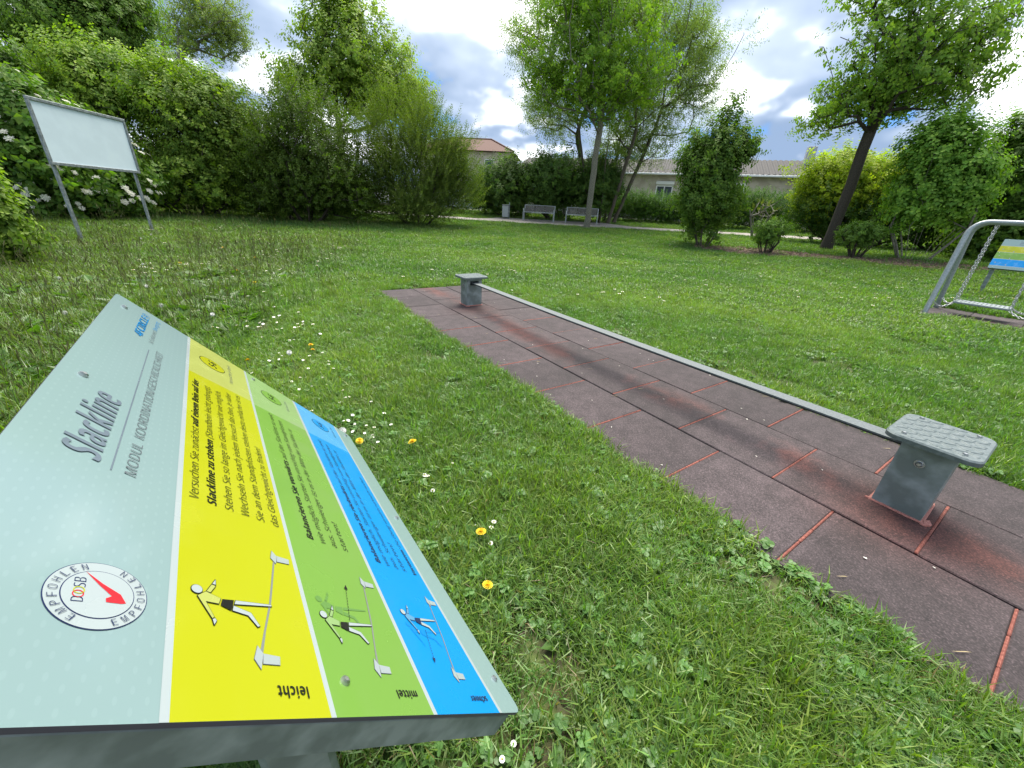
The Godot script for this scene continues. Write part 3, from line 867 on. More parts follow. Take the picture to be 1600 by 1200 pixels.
func build_plants() -> void:
	var broad := sprig(1, 8, 0.24, 0.098, 0.8, 1.0)
	var broad2 := sprig(2, 7, 0.22, 0.112, 0.75, 1.1)
	var small := sprig(3, 12, 0.28, 0.066, 0.65, 0.9)
	var narrow := sprig(4, 14, 0.36, 0.085, 0.27, 0.7)
	var feather := sprig(5, 17, 0.42, 0.055, 0.4, 0.55)
	var G := func(r: float, g: float, b: float) -> Color: return Color(r, g, b)
	var sh := "shrubs along the left edge of the lawn"
	var hd := "shrubs behind the two benches"
	plant("leafy_shrub", "small light green shrub cut by the left picture edge", "shrub", "", PLANTS.edge_shrub, {nodes = 90, sprigs = 14, cloud = 0.16, trunk = 0.02, fork = 0.25, stems = 7, spread = 0.2, leaf = broad, size = 0.8, colour = G.call(0.242, 0.372, 0.062), shade = G.call(0.131, 0.230, 0.045)})
	var vib := plant("flowering_shrub", "dark green shrub with white flower clusters behind the blank sign", "shrub", sh, PLANTS.viburnum, {nodes = 420, sprigs = 15, cloud = 0.28, trunk = 0.04, fork = 0.5, stems = 8, spread = 0.7, leaf = broad2, size = 1.05, colour = G.call(0.167, 0.293, 0.053), shade = G.call(0.078, 0.166, 0.031), hollow = 0.33})
	plant("tall_tree", "tall dark green tree at the top left behind the shrubs", "tree", "", PLANTS.tall_left, {nodes = 560, sprigs = 15, cloud = 0.36, trunk = 0.16, fork = 2.6, leaf = broad, size = 1.05, colour = G.call(0.198, 0.333, 0.061), shade = G.call(0.105, 0.199, 0.039)})
	plant("leafy_shrub", "high mid green bush above the blank sign", "shrub", sh, PLANTS.mid_left, {nodes = 380, sprigs = 16, cloud = 0.3, trunk = 0.05, fork = 0.9, stems = 6, spread = 0.7, leaf = broad, size = 0.95, colour = G.call(0.300, 0.432, 0.072), shade = G.call(0.113, 0.223, 0.047)})
	plant("leafy_shrub", "high shrub at the left picture edge behind the white flowering one", "shrub", sh, PLANTS.edge_back, {nodes = 260, sprigs = 14, cloud = 0.36, trunk = 0.05, fork = 0.8, stems = 6, spread = 0.6, leaf = broad, size = 1.1, colour = G.call(0.149, 0.266, 0.053), shade = G.call(0.084, 0.169, 0.035)})
	plant("leafy_shrub", "broad dense dark green bush just right of the blank sign", "shrub", sh, PLANTS.dark_shrub, {nodes = 760, sprigs = 11, cloud = 0.25, trunk = 0.05, fork = 0.6, stems = 9, spread = 1.1, leaf = broad, size = 0.95, colour = G.call(0.235, 0.347, 0.052), shade = G.call(0.085, 0.173, 0.031), hollow = 0.36})
	plant("birch_tree", "pale airy tree far behind the left shrubs", "tree", "", PLANTS.pale_birch, {nodes = 240, sprigs = 8, cloud = 0.36, trunk = 0.12, fork = 4.0, leaf = small, size = 1.5, colour = G.call(0.278, 0.354, 0.123), shade = G.call(0.167, 0.248, 0.088), bark = "bark_grey"})
	plant("hornbeam_tree", "tall bright green pointed tree rising behind the bushes", "tree", "", PLANTS.hornbeam, {nodes = 700, sprigs = 9, cloud = 0.28, trunk = 0.13, fork = 2.0, leaf = broad, size = 1.15, colour = G.call(0.357, 0.483, 0.095), shade = G.call(0.210, 0.326, 0.063), up = 0.8})
	plant("leafy_shrub", "round very dark green bush below the tall pointed tree", "shrub", sh, PLANTS.dark_bush, {nodes = 760, sprigs = 11, cloud = 0.25, trunk = 0.05, fork = 0.6, stems = 9, spread = 1.0, leaf = small, size = 1.1, colour = G.call(0.113, 0.183, 0.029), shade = G.call(0.056, 0.105, 0.017), hollow = 0.36})
	plant("feathery_shrub", "feathery yellow green bush at the right end of the left shrubs", "shrub", sh, PLANTS.willow_bush, {nodes = 520, sprigs = 18, cloud = 0.28, trunk = 0.035, fork = 0.5, stems = 14, spread = 0.9, leaf = feather, size = 1.1, colour = G.call(0.189, 0.262, 0.055), shade = G.call(0.094, 0.159, 0.033), up = 1.1, bark = "bark_dark", hollow = 0.36})
	plant("hedge_shrub", "dark hedge shrub behind the litter bin", "shrub", hd, PLANTS.hedge_a, {nodes = 420, sprigs = 14, cloud = 0.4, trunk = 0.05, fork = 0.5, stems = 9, spread = 1.5, leaf = broad, size = 1.15, colour = G.call(0.131, 0.222, 0.053), shade = G.call(0.055, 0.124, 0.028)})
	plant("hedge_shrub", "dark hedge shrub behind the left bench", "shrub", hd, PLANTS.hedge_b, {nodes = 380, sprigs = 14, cloud = 0.4, trunk = 0.05, fork = 0.5, stems = 8, spread = 1.2, leaf = broad, size = 1.15, colour = G.call(0.121, 0.222, 0.049), shade = G.call(0.055, 0.124, 0.028)})
	plant("hedge_shrub", "dark hedge shrub behind the right bench", "shrub", hd, PLANTS.hedge_c, {nodes = 320, sprigs = 14, cloud = 0.38, trunk = 0.05, fork = 0.5, stems = 8, spread = 1.0, leaf = broad, size = 1.15, colour = G.call(0.121, 0.212, 0.046), shade = G.call(0.055, 0.124, 0.028)})
	plant("willow_tree", "pale grey green willow with several leaning stems behind the benches", "tree", "", PLANTS.willow, {nodes = 620, sprigs = 15, cloud = 0.4, trunk = 0.11, fork = 4.6, stems = 7, spread = 2.1, leaf = narrow, size = 1.6, colour = G.call(0.30, 0.39, 0.17), shade = G.call(0.19, 0.28, 0.11), bark = "bark"})
	plant("linden_tree", "round green tree with one pale trunk in front of the right bench", "tree", "", PLANTS.linden, {nodes = 900, sprigs = 6, cloud = 0.27, trunk = 0.135, fork = 3.3, leaf = broad, size = 1.15, colour = G.call(0.26, 0.42, 0.06), shade = G.call(0.15, 0.27, 0.045), bark = "bark_grey", up = 0.2, leader = 0.6})
	plant("upright_shrub", "tall upright green bush standing alone on the lawn right of centre", "shrub", "", PLANTS.tall_bush, {nodes = 460, sprigs = 10, cloud = 0.17, trunk = 0.035, fork = 0.5, stems = 8, spread = 0.4, leaf = broad, size = 0.85, colour = G.call(0.167, 0.279, 0.053), shade = G.call(0.080, 0.159, 0.031), bark = "bark", hollow = 0.36})
	plant("golden_shrub", "broad yellow green bush left of the leaning dark trunk", "shrub", "", PLANTS.yellow_bush, {nodes = 520, sprigs = 14, cloud = 0.34, trunk = 0.05, fork = 0.6, stems = 9, spread = 1.2, leaf = broad, size = 1.05, colour = G.call(0.432, 0.531, 0.041), shade = G.call(0.228, 0.319, 0.041), hollow = 0.33})
	plant("maple_tree", "wide crowned tree with dark trunk at the right", "tree", "", PLANTS.maple, {nodes = 1150, sprigs = 3, cloud = 0.32, trunk = 0.15, fork = 2.75, leaf = broad, size = 0.98, colour = G.call(0.28, 0.43, 0.08), shade = G.call(0.17, 0.3, 0.055), bark = "bark_dark", up = 0.15})
	plant("multi_stem_shrub", "tall green bush with many thin grey stems behind the swing", "shrub", "", PLANTS.right_bush, {nodes = 420, sprigs = 9, cloud = 0.26, trunk = 0.03, fork = 0.9, stems = 11, spread = 0.8, leaf = broad, size = 1.0, colour = G.call(0.255, 0.441, 0.076), shade = G.call(0.136, 0.275, 0.050), bark = "bark_grey"})
	plant("leafy_shrub", "dark green bush mass at the right picture edge", "shrub", "", PLANTS.right_mass, {nodes = 480, sprigs = 15, cloud = 0.38, trunk = 0.05, fork = 0.8, stems = 9, spread = 0.9, leaf = broad, size = 1.1, colour = G.call(0.167, 0.293, 0.053), shade = G.call(0.089, 0.175, 0.035)})
	plant("leafy_shrub", "dark green undergrowth below the golden bush", "shrub", "", PLANTS.golden_lower, {nodes = 300, sprigs = 12, cloud = 0.32, trunk = 0.04, fork = 0.4, stems = 8, spread = 1.3, leaf = small, size = 1.15, colour = G.call(0.11, 0.20, 0.04), shade = G.call(0.055, 0.12, 0.025)})  # dark green lower part of the golden bush, built as its own plant
	plant("added_backing_shrub", "shadowed shrub seen through the thin stems behind the swing", "shrub", "", PLANTS.back_c, {nodes = 260, sprigs = 11, cloud = 0.42, trunk = 0.05, fork = 0.5, stems = 7, spread = 1.4, leaf = broad, size = 1.4, colour = G.call(0.13, 0.23, 0.045), shade = G.call(0.07, 0.14, 0.03)})  # added shrub, closes a bright gap below the right bushes
	plant("added_backing_shrub", "shadowed shrub between the blank sign and the dark bushes, farther back", "shrub", sh, PLANTS.back_a, {nodes = 240, sprigs = 11, cloud = 0.42, trunk = 0.05, fork = 0.5, stems = 7, spread = 1.4, leaf = broad, size = 1.5, colour = G.call(0.13, 0.23, 0.045), shade = G.call(0.07, 0.14, 0.03)})  # added dark shrub, stands in for the shade under the left bushes
	plant("added_backing_shrub", "shadowed shrub behind the round very dark bush", "shrub", sh, PLANTS.back_b, {nodes = 220, sprigs = 11, cloud = 0.42, trunk = 0.05, fork = 0.5, stems = 7, spread = 1.2, leaf = broad, size = 1.5, colour = G.call(0.13, 0.23, 0.045), shade = G.call(0.07, 0.14, 0.03)})  # also added: dark foliage in place of shade, hides the lit lawn behind
	# low shrubs in the mulch bed
	for s in [["small pruned shrub beside the tall upright bush", Vector3(7.44, 0, -12.44), 0.46], ["small pruned shrub with cut stems at the foot of the dark trunk", Vector3(9.83, 0, -12.04), 0.55]]:
		var p: Vector3 = s[1]
		var y := soil_y(p.x, -p.z)
		plant("pruned_shrub", s[0], "shrub", "pruned shrubs in the mulch bed", [p, [[p.x, y + 0.7, -p.z, s[2], 0.22], [p.x - 0.1, y + 0.5, -p.z, s[2] * 0.8, 0.16]]], {nodes = 110, sprigs = 8, cloud = 0.09, trunk = 0.026, fork = 0.34, stems = 20, spread = 0.3, leaf = broad, size = 0.5, colour = G.call(0.167, 0.301, 0.053), shade = G.call(0.094, 0.177, 0.035), hollow = 0.3})
	var cut := Vector3(11.4, 0, -20.2)
	plant("bare_shrub", "pale nearly leafless shrub with cut stems left of the golden bush", "shrub", "", [cut, [[cut.x, 1.75, -cut.z, 0.75, 0.5]]], {nodes = 40, sprigs = 1, cloud = 0.2, trunk = 0.045, fork = 0.9, stems = 5, spread = 0.45, leaf = narrow, size = 0.7, colour = G.call(0.298, 0.336, 0.105), shade = G.call(0.186, 0.230, 0.070), bark = "bark_grey"})
	# clipped hedges in front of the low house
	for s in [["clipped green hedge between the willow and the tall upright bush", 6.1, 11.5, 27.6, 0.82], ["clipped green hedge between the tall upright bush and the golden one", 12.0, 17.6, 24.6, 1.0]]:
		var bl := []
		for i in 9:
			var x := lerpf(s[1], s[2], i / 8.0)
			var f: float = s[3] - 0.30 * (x - s[1])
			bl.append([x, lift(x, f) + s[4], f, 0.62, s[4]])
		var x0: float = (s[1] + s[2]) / 2.0
		var f0: float = s[3] - 0.30 * (x0 - s[1])
		plant("clipped_hedge", s[0], "hedge", "clipped hedges before the house", [Vector3(x0, 0, -f0), bl], {nodes = 460, sprigs = 12, cloud = 0.32, trunk = 0.03, fork = 0.3, stems = 20, spread = 2.6, leaf = small, size = 1.15, colour = G.call(0.112, 0.222, 0.046), shade = G.call(0.055, 0.132, 0.028), hollow = 0.3})
	# white umbels on the flowering shrub
	var mb := MB.new()
	mb.col = Color(0.7, 0.7, 0.58)
	for i in 24:
		var a := i * 2.4
		var r := 0.045 * sqrt(i / 24.0)
		var c := Vector3(cos(a) * r, 0.012 * (1.0 - r / 0.045) + 0.004 * (i % 3), sin(a) * r)
		for k in 4:
			var d := Vector3(cos(k * 1.57 + a), 0.25, sin(k * 1.57 + a)) * 0.011
			var e := Vector3(cos(k * 1.57 + a + 0.9), 0.25, sin(k * 1.57 + a + 0.9)) * 0.011
			mb.tri(c, c + e, c + d)
	var g := RandomNumberGenerator.new()
	g.seed = 77
	var buf := PackedFloat32Array()
	for b in PLANTS.viburnum[1]:
		for i in 80:
			var y := g.randf_range(-0.7, 0.75)
			var a := g.randf() * TAU
			var d := Vector3(cos(a) * sqrt(1 - y * y), y, sin(a) * sqrt(1 - y * y))
			var p := Vector3(b[0], b[1], -b[2]) + d * Vector3(b[3] + 0.22, b[4] + 0.18, b[3] + 0.22) * 1.04 - vib.position
			if p.y < 0.1: continue
			var up := (d + Vector3.UP * 0.9).normalized()
			var side := up.cross(Vector3(0.2, 0.1, 1)).normalized()
			put(buf, Basis(side, up, side.cross(up)).scaled(Vector3.ONE * g.randf_range(1.0, 1.7)), p, Color(1, 1, 1))
	scatter("white_blossoms", mb.mesh(M.petal), buf, vib, true)

# ------------------------------------------------------------------ rubber mats
func mat_texture(wid: int, hei: int, length: float, width: float, z_top: float, sd: int) -> ImageTexture:
	var g := RandomNumberGenerator.new()
	g.seed = sd
	var big := FastNoiseLite.new()
	big.seed = sd; big.frequency = 0.9; big.fractal_octaves = 4
	var data := PackedByteArray()
	data.resize(wid * hei * 3)
	var tones := []
	for i in 64: tones.append(g.randf_range(0.78, 1.2))
	var k := 0
	for j in hei:
		var z := z_top - width * (j + 0.5) / hei
		var row := 0 if z > 0.0 else (1 if z > -0.5 else 2)
		for i in wid:
			var x := length * (i + 0.5) / wid - 0.56
			var n := big.get_noise_2d(x * 1.6, z * 1.6)
			var n2 := big.get_noise_2d(x * 9.0 + 50.0, z * 9.0)
			var s := g.randf()
			var tone: float = tones[(int((x + 1.0 + (0.25 if row == 1 else 0.0)) * 2.0) + row * 17) % 64]
			var v := tone * (1.0 + 0.28 * n) * (0.45 + 0.85 * s * s + 0.5 * g.randf() * s + 0.3 * n2)
			if s > 0.96: v *= 1.5
			var c := Vector3(0.047, 0.0355, 0.038) * v
			# pigment worn red where feet land under the line
			var off := absf(z + 0.25 + 0.05 * sin(x * 2.1))
			var wear := exp(-off * off / 0.013) * clampf(0.2 + 1.4 * n + 0.4 * n2, 0.0, 0.7)
			if sd == 5: wear += 0.75 * exp(-pow(Vector2(x - 4.62, z + 0.16).length() / 0.24, 2.0)) + 0.5 * exp(-pow(Vector2(x - 0.85, z + 0.25).length() / 0.22, 2.0))
			c = c.lerp(Vector3(0.082, 0.027, 0.021) * v, clampf(wear, 0.0, 0.85))
			var cc := Color(c.x, c.y, c.z).linear_to_srgb()
			data[k] = int(clampf(cc.r, 0, 1) * 255.0)
			data[k + 1] = int(clampf(cc.g, 0, 1) * 255.0)
			data[k + 2] = int(clampf(cc.b, 0, 1) * 255.0)
			k += 3
	return ImageTexture.create_from_image(Image.create_from_data(wid, hei, false, Image.FORMAT_RGB8, data))

func tile_mesh(x0: float, x1: float, z0: float, z1: float, dy: float, m: Material, length: float, width: float, z_top: float) -> ArrayMesh:
	var mb := MB.new()
	mb.box(Vector3((x0 + x1) / 2, -0.03 + dy, (z0 + z1) / 2), Vector3(x1 - x0, 0.06, z1 - z0), 0.004, Basis(Vector3(0, 0, 1), (rng.randf() - 0.5) * 0.004))
	for i in mb.v.size(): mb.uv[i] = Vector2((mb.v[i].x + 0.56) / length, (z_top - mb.v[i].z) / width)
	return mb.mesh(m)

func build_mats() -> void:
	var m := mat("rubber", Color(1, 1, 1), 0.88)
	m.albedo_texture = mat_texture(2048, 512, 6.5, 1.5, 0.5, 5)
	m.normal_enabled = true
	m.normal_texture = bump_tex(0.25, 6, 3.0)
	m.normal_scale = 0.0
	var bs := Basis(MAT_X, Vector3.UP, MAT_Z)
	var o := Node3D.new()
	o.name = numbered("rubber_mat")
	add_child(o)
	o.transform = Transform3D(bs, MAT_AT)
	o.set_meta("kind", "structure")
	var mb := MB.new()
	mb.box(Vector3(2.69, -0.045, -0.25), Vector3(6.48, 0.07, 1.44), 0.0)
	part("bedding", mb.mesh(M.mat_bed), o)
	for row in 3:
		var z1 := 0.5 - row * 0.5
		var off := -0.035 if row != 1 else 0.22
		var x := -0.535
		var cuts := [x]
		for k in range(-2, 14):
			var c := off + 0.5 * k
			if c > x + 0.05 and c < 5.9: cuts.append(c)
		cuts.append(5.935)
		for i in cuts.size() - 1:
			part("tile", tile_mesh(cuts[i] + 0.004, cuts[i + 1] - 0.004, z1 - 0.496, z1 - 0.004, rng.randf_range(-0.003, 0.003), m, 6.5, 1.5, 0.5), o)
			if i > 0 and cuts[i] > 1.3:
				mb = MB.new()
				var zz := 0.0
				while zz < 0.485:
					var l := minf(rng.randf_range(0.09, 0.2), 0.485 - zz)
					mb.box(Vector3(cuts[i], -0.004, z1 - 0.006 - zz - l / 2), Vector3(rng.randf_range(0.007, 0.011), rng.randf_range(0.008, 0.0105), l - 0.0012), 0.003)
					zz += l
				part("joint_strip", mb.mesh(M.joint), o)
	# blown petals and straw on the mat
	mb = MB.new()
	mb.quad(Vector3(-0.006, 0.002, -0.003), Vector3(-0.004, 0.0025, 0.003), Vector3(0.006, 0.002, 0.003), Vector3(0.005, 0.003, -0.003))
	var buf := PackedFloat32Array()
	for i in 60:
		var p := MAT_AT + MAT_X * rng.randf_range(-0.4, 5.7) + MAT_Z * rng.randf_range(-0.95, 0.4)
		var straw := rng.randf() < 0.35
		put(buf, Basis(Vector3.UP, rng.randf() * TAU).scaled(Vector3(rng.randf_range(1.5, 5.0) if straw else rng.randf_range(0.4, 1.0), 1, 0.35 if straw else rng.randf_range(0.6, 1.1))), p + Vector3.UP * 0.001, Color(0.30, 0.24, 0.13) if straw else Color(0.6, 0.58, 0.52))
	tag(scatter("fallen_petals", mb.mesh(M.chip), buf, self), "small pale petals and straw bits lying on the red rubber tiles", "petals")
	# mat below the swing
	var m2 := mat("rubber_swing", Color(1, 1, 1), 0.88)
	m2.albedo_texture = mat_texture(512, 256, 3.1, 1.5, 0.5, 8)
	var w := Node3D.new()
	w.name = numbered("rubber_mat")
	add_child(w)
	w.transform = Transform3D(Basis(SW_X, Vector3.UP, SW_Z), SW_AT + Vector3.UP * 0.005)
	w.set_meta("kind", "structure")
	for i in 5:
		for j in 2:
			part("tile", tile_mesh(i * 0.5 + 0.003, i * 0.5 + 0.497, -j * 0.5 - 0.497, -j * 0.5 - 0.003, rng.randf_range(-0.002, 0.002), m2, 3.1, 1.5, 0.5), w)

# ------------------------------------------------------------------ balance line
func rounded(w: float, d: float, r: float, seg := 5) -> PackedVector2Array:
	var p := PackedVector2Array()
	for q in [[1, 1, 0.0], [-1, 1, PI / 2], [-1, -1, PI], [1, -1, 1.5 * PI]]:
		for i in seg + 1:
			var a: float = q[2] + PI / 2 * i / seg
			p.append(Vector2(q[0] * (w / 2 - r) + cos(a) * r, q[1] * (d / 2 - r) + sin(a) * r))
	return p

func build_line() -> void:
	var bs := Basis(MAT_X, Vector3.UP, MAT_Z)
	for s in [[0.59, "far galvanised steel post with square tread plate at the end of the red mat", -1.0], [4.60, "near galvanised steel post with tread plate standing on the red mat at right", 1.0]]:
		var t := thing("line_post", s[1], "post", MAT_AT + MAT_X * s[0] + MAT_Z * -0.335, bs, "posts of the balance line")
		var mb := MB.new()
		# square tube as four walls, with a slot on the side where the line enters
		var w := 0.16
		var d := 0.2
		var hgt := 0.318
		var slot: float = -s[2]
		for sd in [-1.0, 1.0]:
			mb.box(Vector3(0, hgt / 2, sd * (d / 2 - 0.003)), Vector3(w, hgt, 0.006), 0.002)
		mb.box(Vector3(-slot * (w / 2 - 0.003), hgt / 2, 0), Vector3(0.006, hgt, d - 0.0125), 0.0)
		mb.box(Vector3(slot * (w / 2 - 0.003), 0.12, 0), Vector3(0.006, 0.24, d - 0.0125), 0.0)
		mb.box(Vector3(slot * (w / 2 - 0.003), 0.302, 0), Vector3(0.006, 0.03, d - 0.0125), 0.0)
		for sd in [-1.0, 1.0]: mb.box(Vector3(slot * (w / 2 - 0.003), 0.263, sd * 0.075), Vector3(0.006, 0.045, 0.038), 0.0)
		part("tube", mb.mesh(M.post_steel), t)
		mb = MB.new()
		mb.slab(rounded(0.275, 0.325, 0.045), 0.319, 0.341, 0.006)
		var pl := part("tread_plate", mb.mesh(M.plate_steel), t)
		mb = MB.new()
		for i in 7:
			for j in 9:
				var x := -0.105 + i * 0.035
				var z := -0.13 + j * 0.0325
				if absf(x) > 0.1 and absf(z) > 0.12: continue
				var zig := 0.62 if (i + j) % 2 == 0 else -0.62
				mb.box(Vector3(x, 0.341, z), Vector3(0.036, 0.0045, 0.012), 0.002, Basis(Vector3.UP, zig))
		part("tread_ridges", mb.mesh(M.plate_steel), pl)
		for c in [[-0.085, -0.125], [0.085, -0.125], [-0.085, 0.125], [0.085, 0.125]]:
			mb = MB.new()
			mb.tube(PackedVector3Array([Vector3(c[0], 0.339, c[1]), Vector3(c[0], 0.346, c[1]), Vector3(c[0], 0.348, c[1])]), PackedFloat32Array([0.009, 0.0085, 0.005]), 10)
			part("screw", mb.mesh(M.screw_steel), pl)
		mb = MB.new()
		var z0 := d / 2
		mb.tube(PackedVector3Array([Vector3(-0.005, 0.235, z0), Vector3(-0.005, 0.235, z0 + 0.004)]), PackedFloat32Array([0.017, 0.016]), 16)
		mb.tube(PackedVector3Array([Vector3(-0.005, 0.235, z0 + 0.003), Vector3(-0.005, 0.235, z0 + 0.01), Vector3(-0.005, 0.235, z0 + 0.014)]), PackedFloat32Array([0.0125, 0.0115, 0.006]), 14)
		part("bolt", mb.mesh(M.screw_steel), t)
		# uneven collar of sealant on the mat
		mb = MB.new()
		var p := PackedVector2Array()
		for q in rounded(w + 0.014, d + 0.014, 0.006, 2):
			for e in 1: p.append(q * (1.0 + rng.randf_range(-0.015, 0.05)))
		mb.slab(p, -0.002, 0.007, 0.003)
		for k in [[0.098, 0.085, 0.022, 0.04], [0.09, 0.108, 0.03, 0.016], [-0.088, 0.102, 0.02, 0.012], [0.03, 0.106, 0.05, 0.008], [-0.03, 0.105, 0.045, 0.007]]:
			var q := PackedVector2Array()
			for e in 9:
				var an := TAU * e / 9.0
				q.append(Vector2(k[0] + cos(an) * k[2] * rng.randf_range(0.5, 1.2) * 0.6, k[1] + sin(an) * k[3] * rng.randf_range(0.5, 1.2) * 0.6))
			mb.slab(q, -0.002, 0.0065 + rng.randf() * 0.003, 0.0025)
		part("sealant_collar", mb.mesh(M.sealant), t)
	# the line itself, a flat band between the posts
	var t := thing("balance_line", "flat grey balance line stretched between the two steel posts", "line", MAT_AT + MAT_Z * -0.335, bs)
	var top := MB.new()
	var low := MB.new()
	var n := 24
	for i in n:
		var x0 := lerpf(0.66, 4.56, float(i) / n)
		var x1 := lerpf(0.66, 4.56, float(i + 1) / n)
		var y := func(x: float) -> float: return 0.266 - 0.012 * sin((x - 0.66) / 3.9 * PI)
		for e in [[top, 0.0, 0.007, 0.04], [low, -0.0075, -0.0005, 0.037]]:
			var b: MB = e[0]
			var ya: float = y.call(x0) + e[1]
			var yb: float = y.call(x1) + e[1]
			var h: float = e[2] - e[1]
			var z: float = e[3]
			b.quad(Vector3(x0, ya + h, z), Vector3(x1, yb + h, z), Vector3(x1, yb + h, -z), Vector3(x0, ya + h, -z))
			b.quad(Vector3(x0, ya, z), Vector3(x1, yb, z), Vector3(x1, yb + h, z), Vector3(x0, ya + h, z))
			b.quad(Vector3(x1, yb, -z), Vector3(x0, ya, -z), Vector3(x0, ya + h, -z), Vector3(x1, yb + h, -z))
			b.quad(Vector3(x0, ya, -z), Vector3(x1, yb, -z), Vector3(x1, yb, z), Vector3(x0, ya, z))
	part("band", top.mesh(M.webbing), t)
	part("rubber_backing", low.mesh(M.rubber_black), t)

# ------------------------------------------------------------------ printed boards
var fonts := {}
func font(bold: bool) -> Font:
	if not fonts.has(bold):
		var f := SystemFont.new()
		f.font_names = PackedStringArray(["Droid Sans"])
		f.font_weight = 700 if bold else 400
		var v := FontVariation.new()
		v.base_font = f
		v.variation_embolden = -0.2 if bold else -0.35
		fonts[bold] = v
	return fonts[bold]

# segments [[words, bold], ...] set from x0 to x1 on the baseline y; the capitals are h high; turn in radians
func letters(parent: Node, segs: Array, x0: float, y: float, x1: float, h: float, ink: String, slant := 0.2, turn := 0.0, z := 0.0011) -> void:
	var fs := 64
	var total := 0.0
	for s in segs: total += font(s[1]).get_string_size(s[0], HORIZONTAL_ALIGNMENT_LEFT, -1, fs).x
	var sx := absf(x1 - x0) / (total * 0.001)
	var sy := h / (0.714 * fs * 0.001)
	var x := 0.0
	var rot := Basis(Vector3(0, 0, 1), turn)
	for s in segs:
		var f := font(s[1])
		var tm := TextMesh.new()
		tm.text = s[0]
		tm.font = f
		tm.font_size = fs
		tm.pixel_size = 0.001
		tm.depth = 0.0
		tm.curve_step = 4.0
		tm.horizontal_alignment = HORIZONTAL_ALIGNMENT_LEFT
		tm.vertical_alignment = VERTICAL_ALIGNMENT_CENTER
		tm.material = M[ink]
		var rise := (f.get_ascent(fs) - f.get_descent(fs)) / 2.0 * 0.001
		var b := rot * Basis(Vector3(sx, 0, 0), Vector3(sy * slant, sy, 0), Vector3(0, 0, 1))
		part("lettering", tm, parent, Transform3D(b, Vector3(x0, y, z) + rot * Vector3(x * sx + rise * sy * slant, rise * sy, 0)))
		x += f.get_string_size(s[0], HORIZONTAL_ALIGNMENT_LEFT, -1, fs).x * 0.001

func patch_of(parent: Node, called: String, pts: Array, ink: String, z: float, shift := Vector2.ZERO) -> void:
	var p := PackedVector2Array()
	for q in pts: p.append(q + shift)
	var mb := MB.new()
	mb.poly(p, z)
	part(called, mb.mesh(M[ink]), parent)

func outlined(parent: Node, called: String, pts: Array, ink: String, line: String, wide: float, z: float, shift := Vector2.ZERO) -> void:
	var p := PackedVector2Array()
	for q in pts: p.append(q + shift)
	var big := Geometry2D.offset_polygon(p, wide, Geometry2D.JOIN_MITER)
	if big.size() > 0: patch_of(parent, called, Array(big[0]), line, z)
	patch_of(parent, called, Array(p), ink, z + 0.00025)

func disc(c: Vector2, r: float, n := 40) -> Array:
	var a := []
	for i in n: a.append(c + Vector2(cos(TAU * i / n), sin(TAU * i / n)) * r)
	return a

func figure(sheet: Node, s: Vector2, skin: String, shirt: String, line: String, z: float) -> void:
	var V := func(x: float, y: float) -> Vector2: return Vector2(x, y)
	for q in [[shirt, [V.call(0.1067, 0.4494), V.call(0.1129, 0.4424), V.call(0.1079, 0.4297), V.call(0.1016, 0.4316), V.call(0.1019, 0.4427), V.call(0.0865, 0.4360), V.call(0.0846, 0.4375)]],
			[shirt, [V.call(0.1135, 0.4418), V.call(0.1225, 0.4372), V.call(0.1215, 0.4338), V.call(0.1128, 0.4385)]],
			[skin, [V.call(0.1236, 0.4366), V.call(0.1295, 0.4336), V.call(0.1232, 0.4336)]],
			[skin, [V.call(0.0838, 0.4373), V.call(0.0784, 0.4361), V.call(0.0828, 0.4340), V.call(0.0852, 0.4352)]],
			[line, [V.call(0.1076, 0.4283), V.call(0.1088, 0.4176), V.call(0.1040, 0.4186), V.call(0.0962, 0.4206), V.call(0.1003, 0.4300)]],
			[skin, [V.call(0.1088, 0.4160), V.call(0.1116, 0.3800), V.call(0.1098, 0.3796), V.call(0.1043, 0.4172)]],
			[skin, [V.call(0.1022, 0.4182), V.call(0.0972, 0.4022), V.call(0.0838, 0.3950), V.call(0.0826, 0.3972), V.call(0.0938, 0.4052), V.call(0.0966, 0.4194)]],
			[skin, disc(Vector2(0.1141, 0.4499), 0.0046, 18)]]:
		if q[0] == line and skin != line: patch_of(sheet, "pictogram", q[1], line, z + 0.00025, s)
		elif skin == line: patch_of(sheet, "pictogram", q[1], line, z, s)
		else: outlined(sheet, "pictogram", q[1], q[0], line, 0.0006, z, s)

func apparatus(sheet: Node, s: Vector2) -> void:
	var z := 0.0009
	patch_of(sheet, "pictogram", [Vector2(0.1780, 0.3650), Vector2(0.1400, 0.3732), Vector2(0.1108, 0.3798), Vector2(0.0800, 0.3892), Vector2(0.0560, 0.3952), Vector2(0.0580, 0.3976), Vector2(0.0800, 0.3912), Vector2(0.1108, 0.3820), Vector2(0.1400, 0.3754), Vector2(0.1780, 0.3672)], "ink_rope", z - 0.0002, s)
	for q in [[Vector2(0.1892, 0.3610), Vector2(0.1885, 0.3451), Vector2(0.1806, 0.3463), Vector2(0.1792, 0.3622)], [Vector2(0.0554, 0.3954), Vector2(0.0538, 0.3799), Vector2(0.0456, 0.3811), Vector2(0.0456, 0.3967)],
			[Vector2(0.1962, 0.3665), Vector2(0.1880, 0.3612), Vector2(0.1754, 0.3641), Vector2(0.1827, 0.3696)], [Vector2(0.0629, 0.3998), Vector2(0.0554, 0.3954), Vector2(0.0404, 0.3991), Vector2(0.0497, 0.4041)]]:
		outlined(sheet, "pictogram", q, "ink_plate", "ink_grey", 0.00035, z, s)

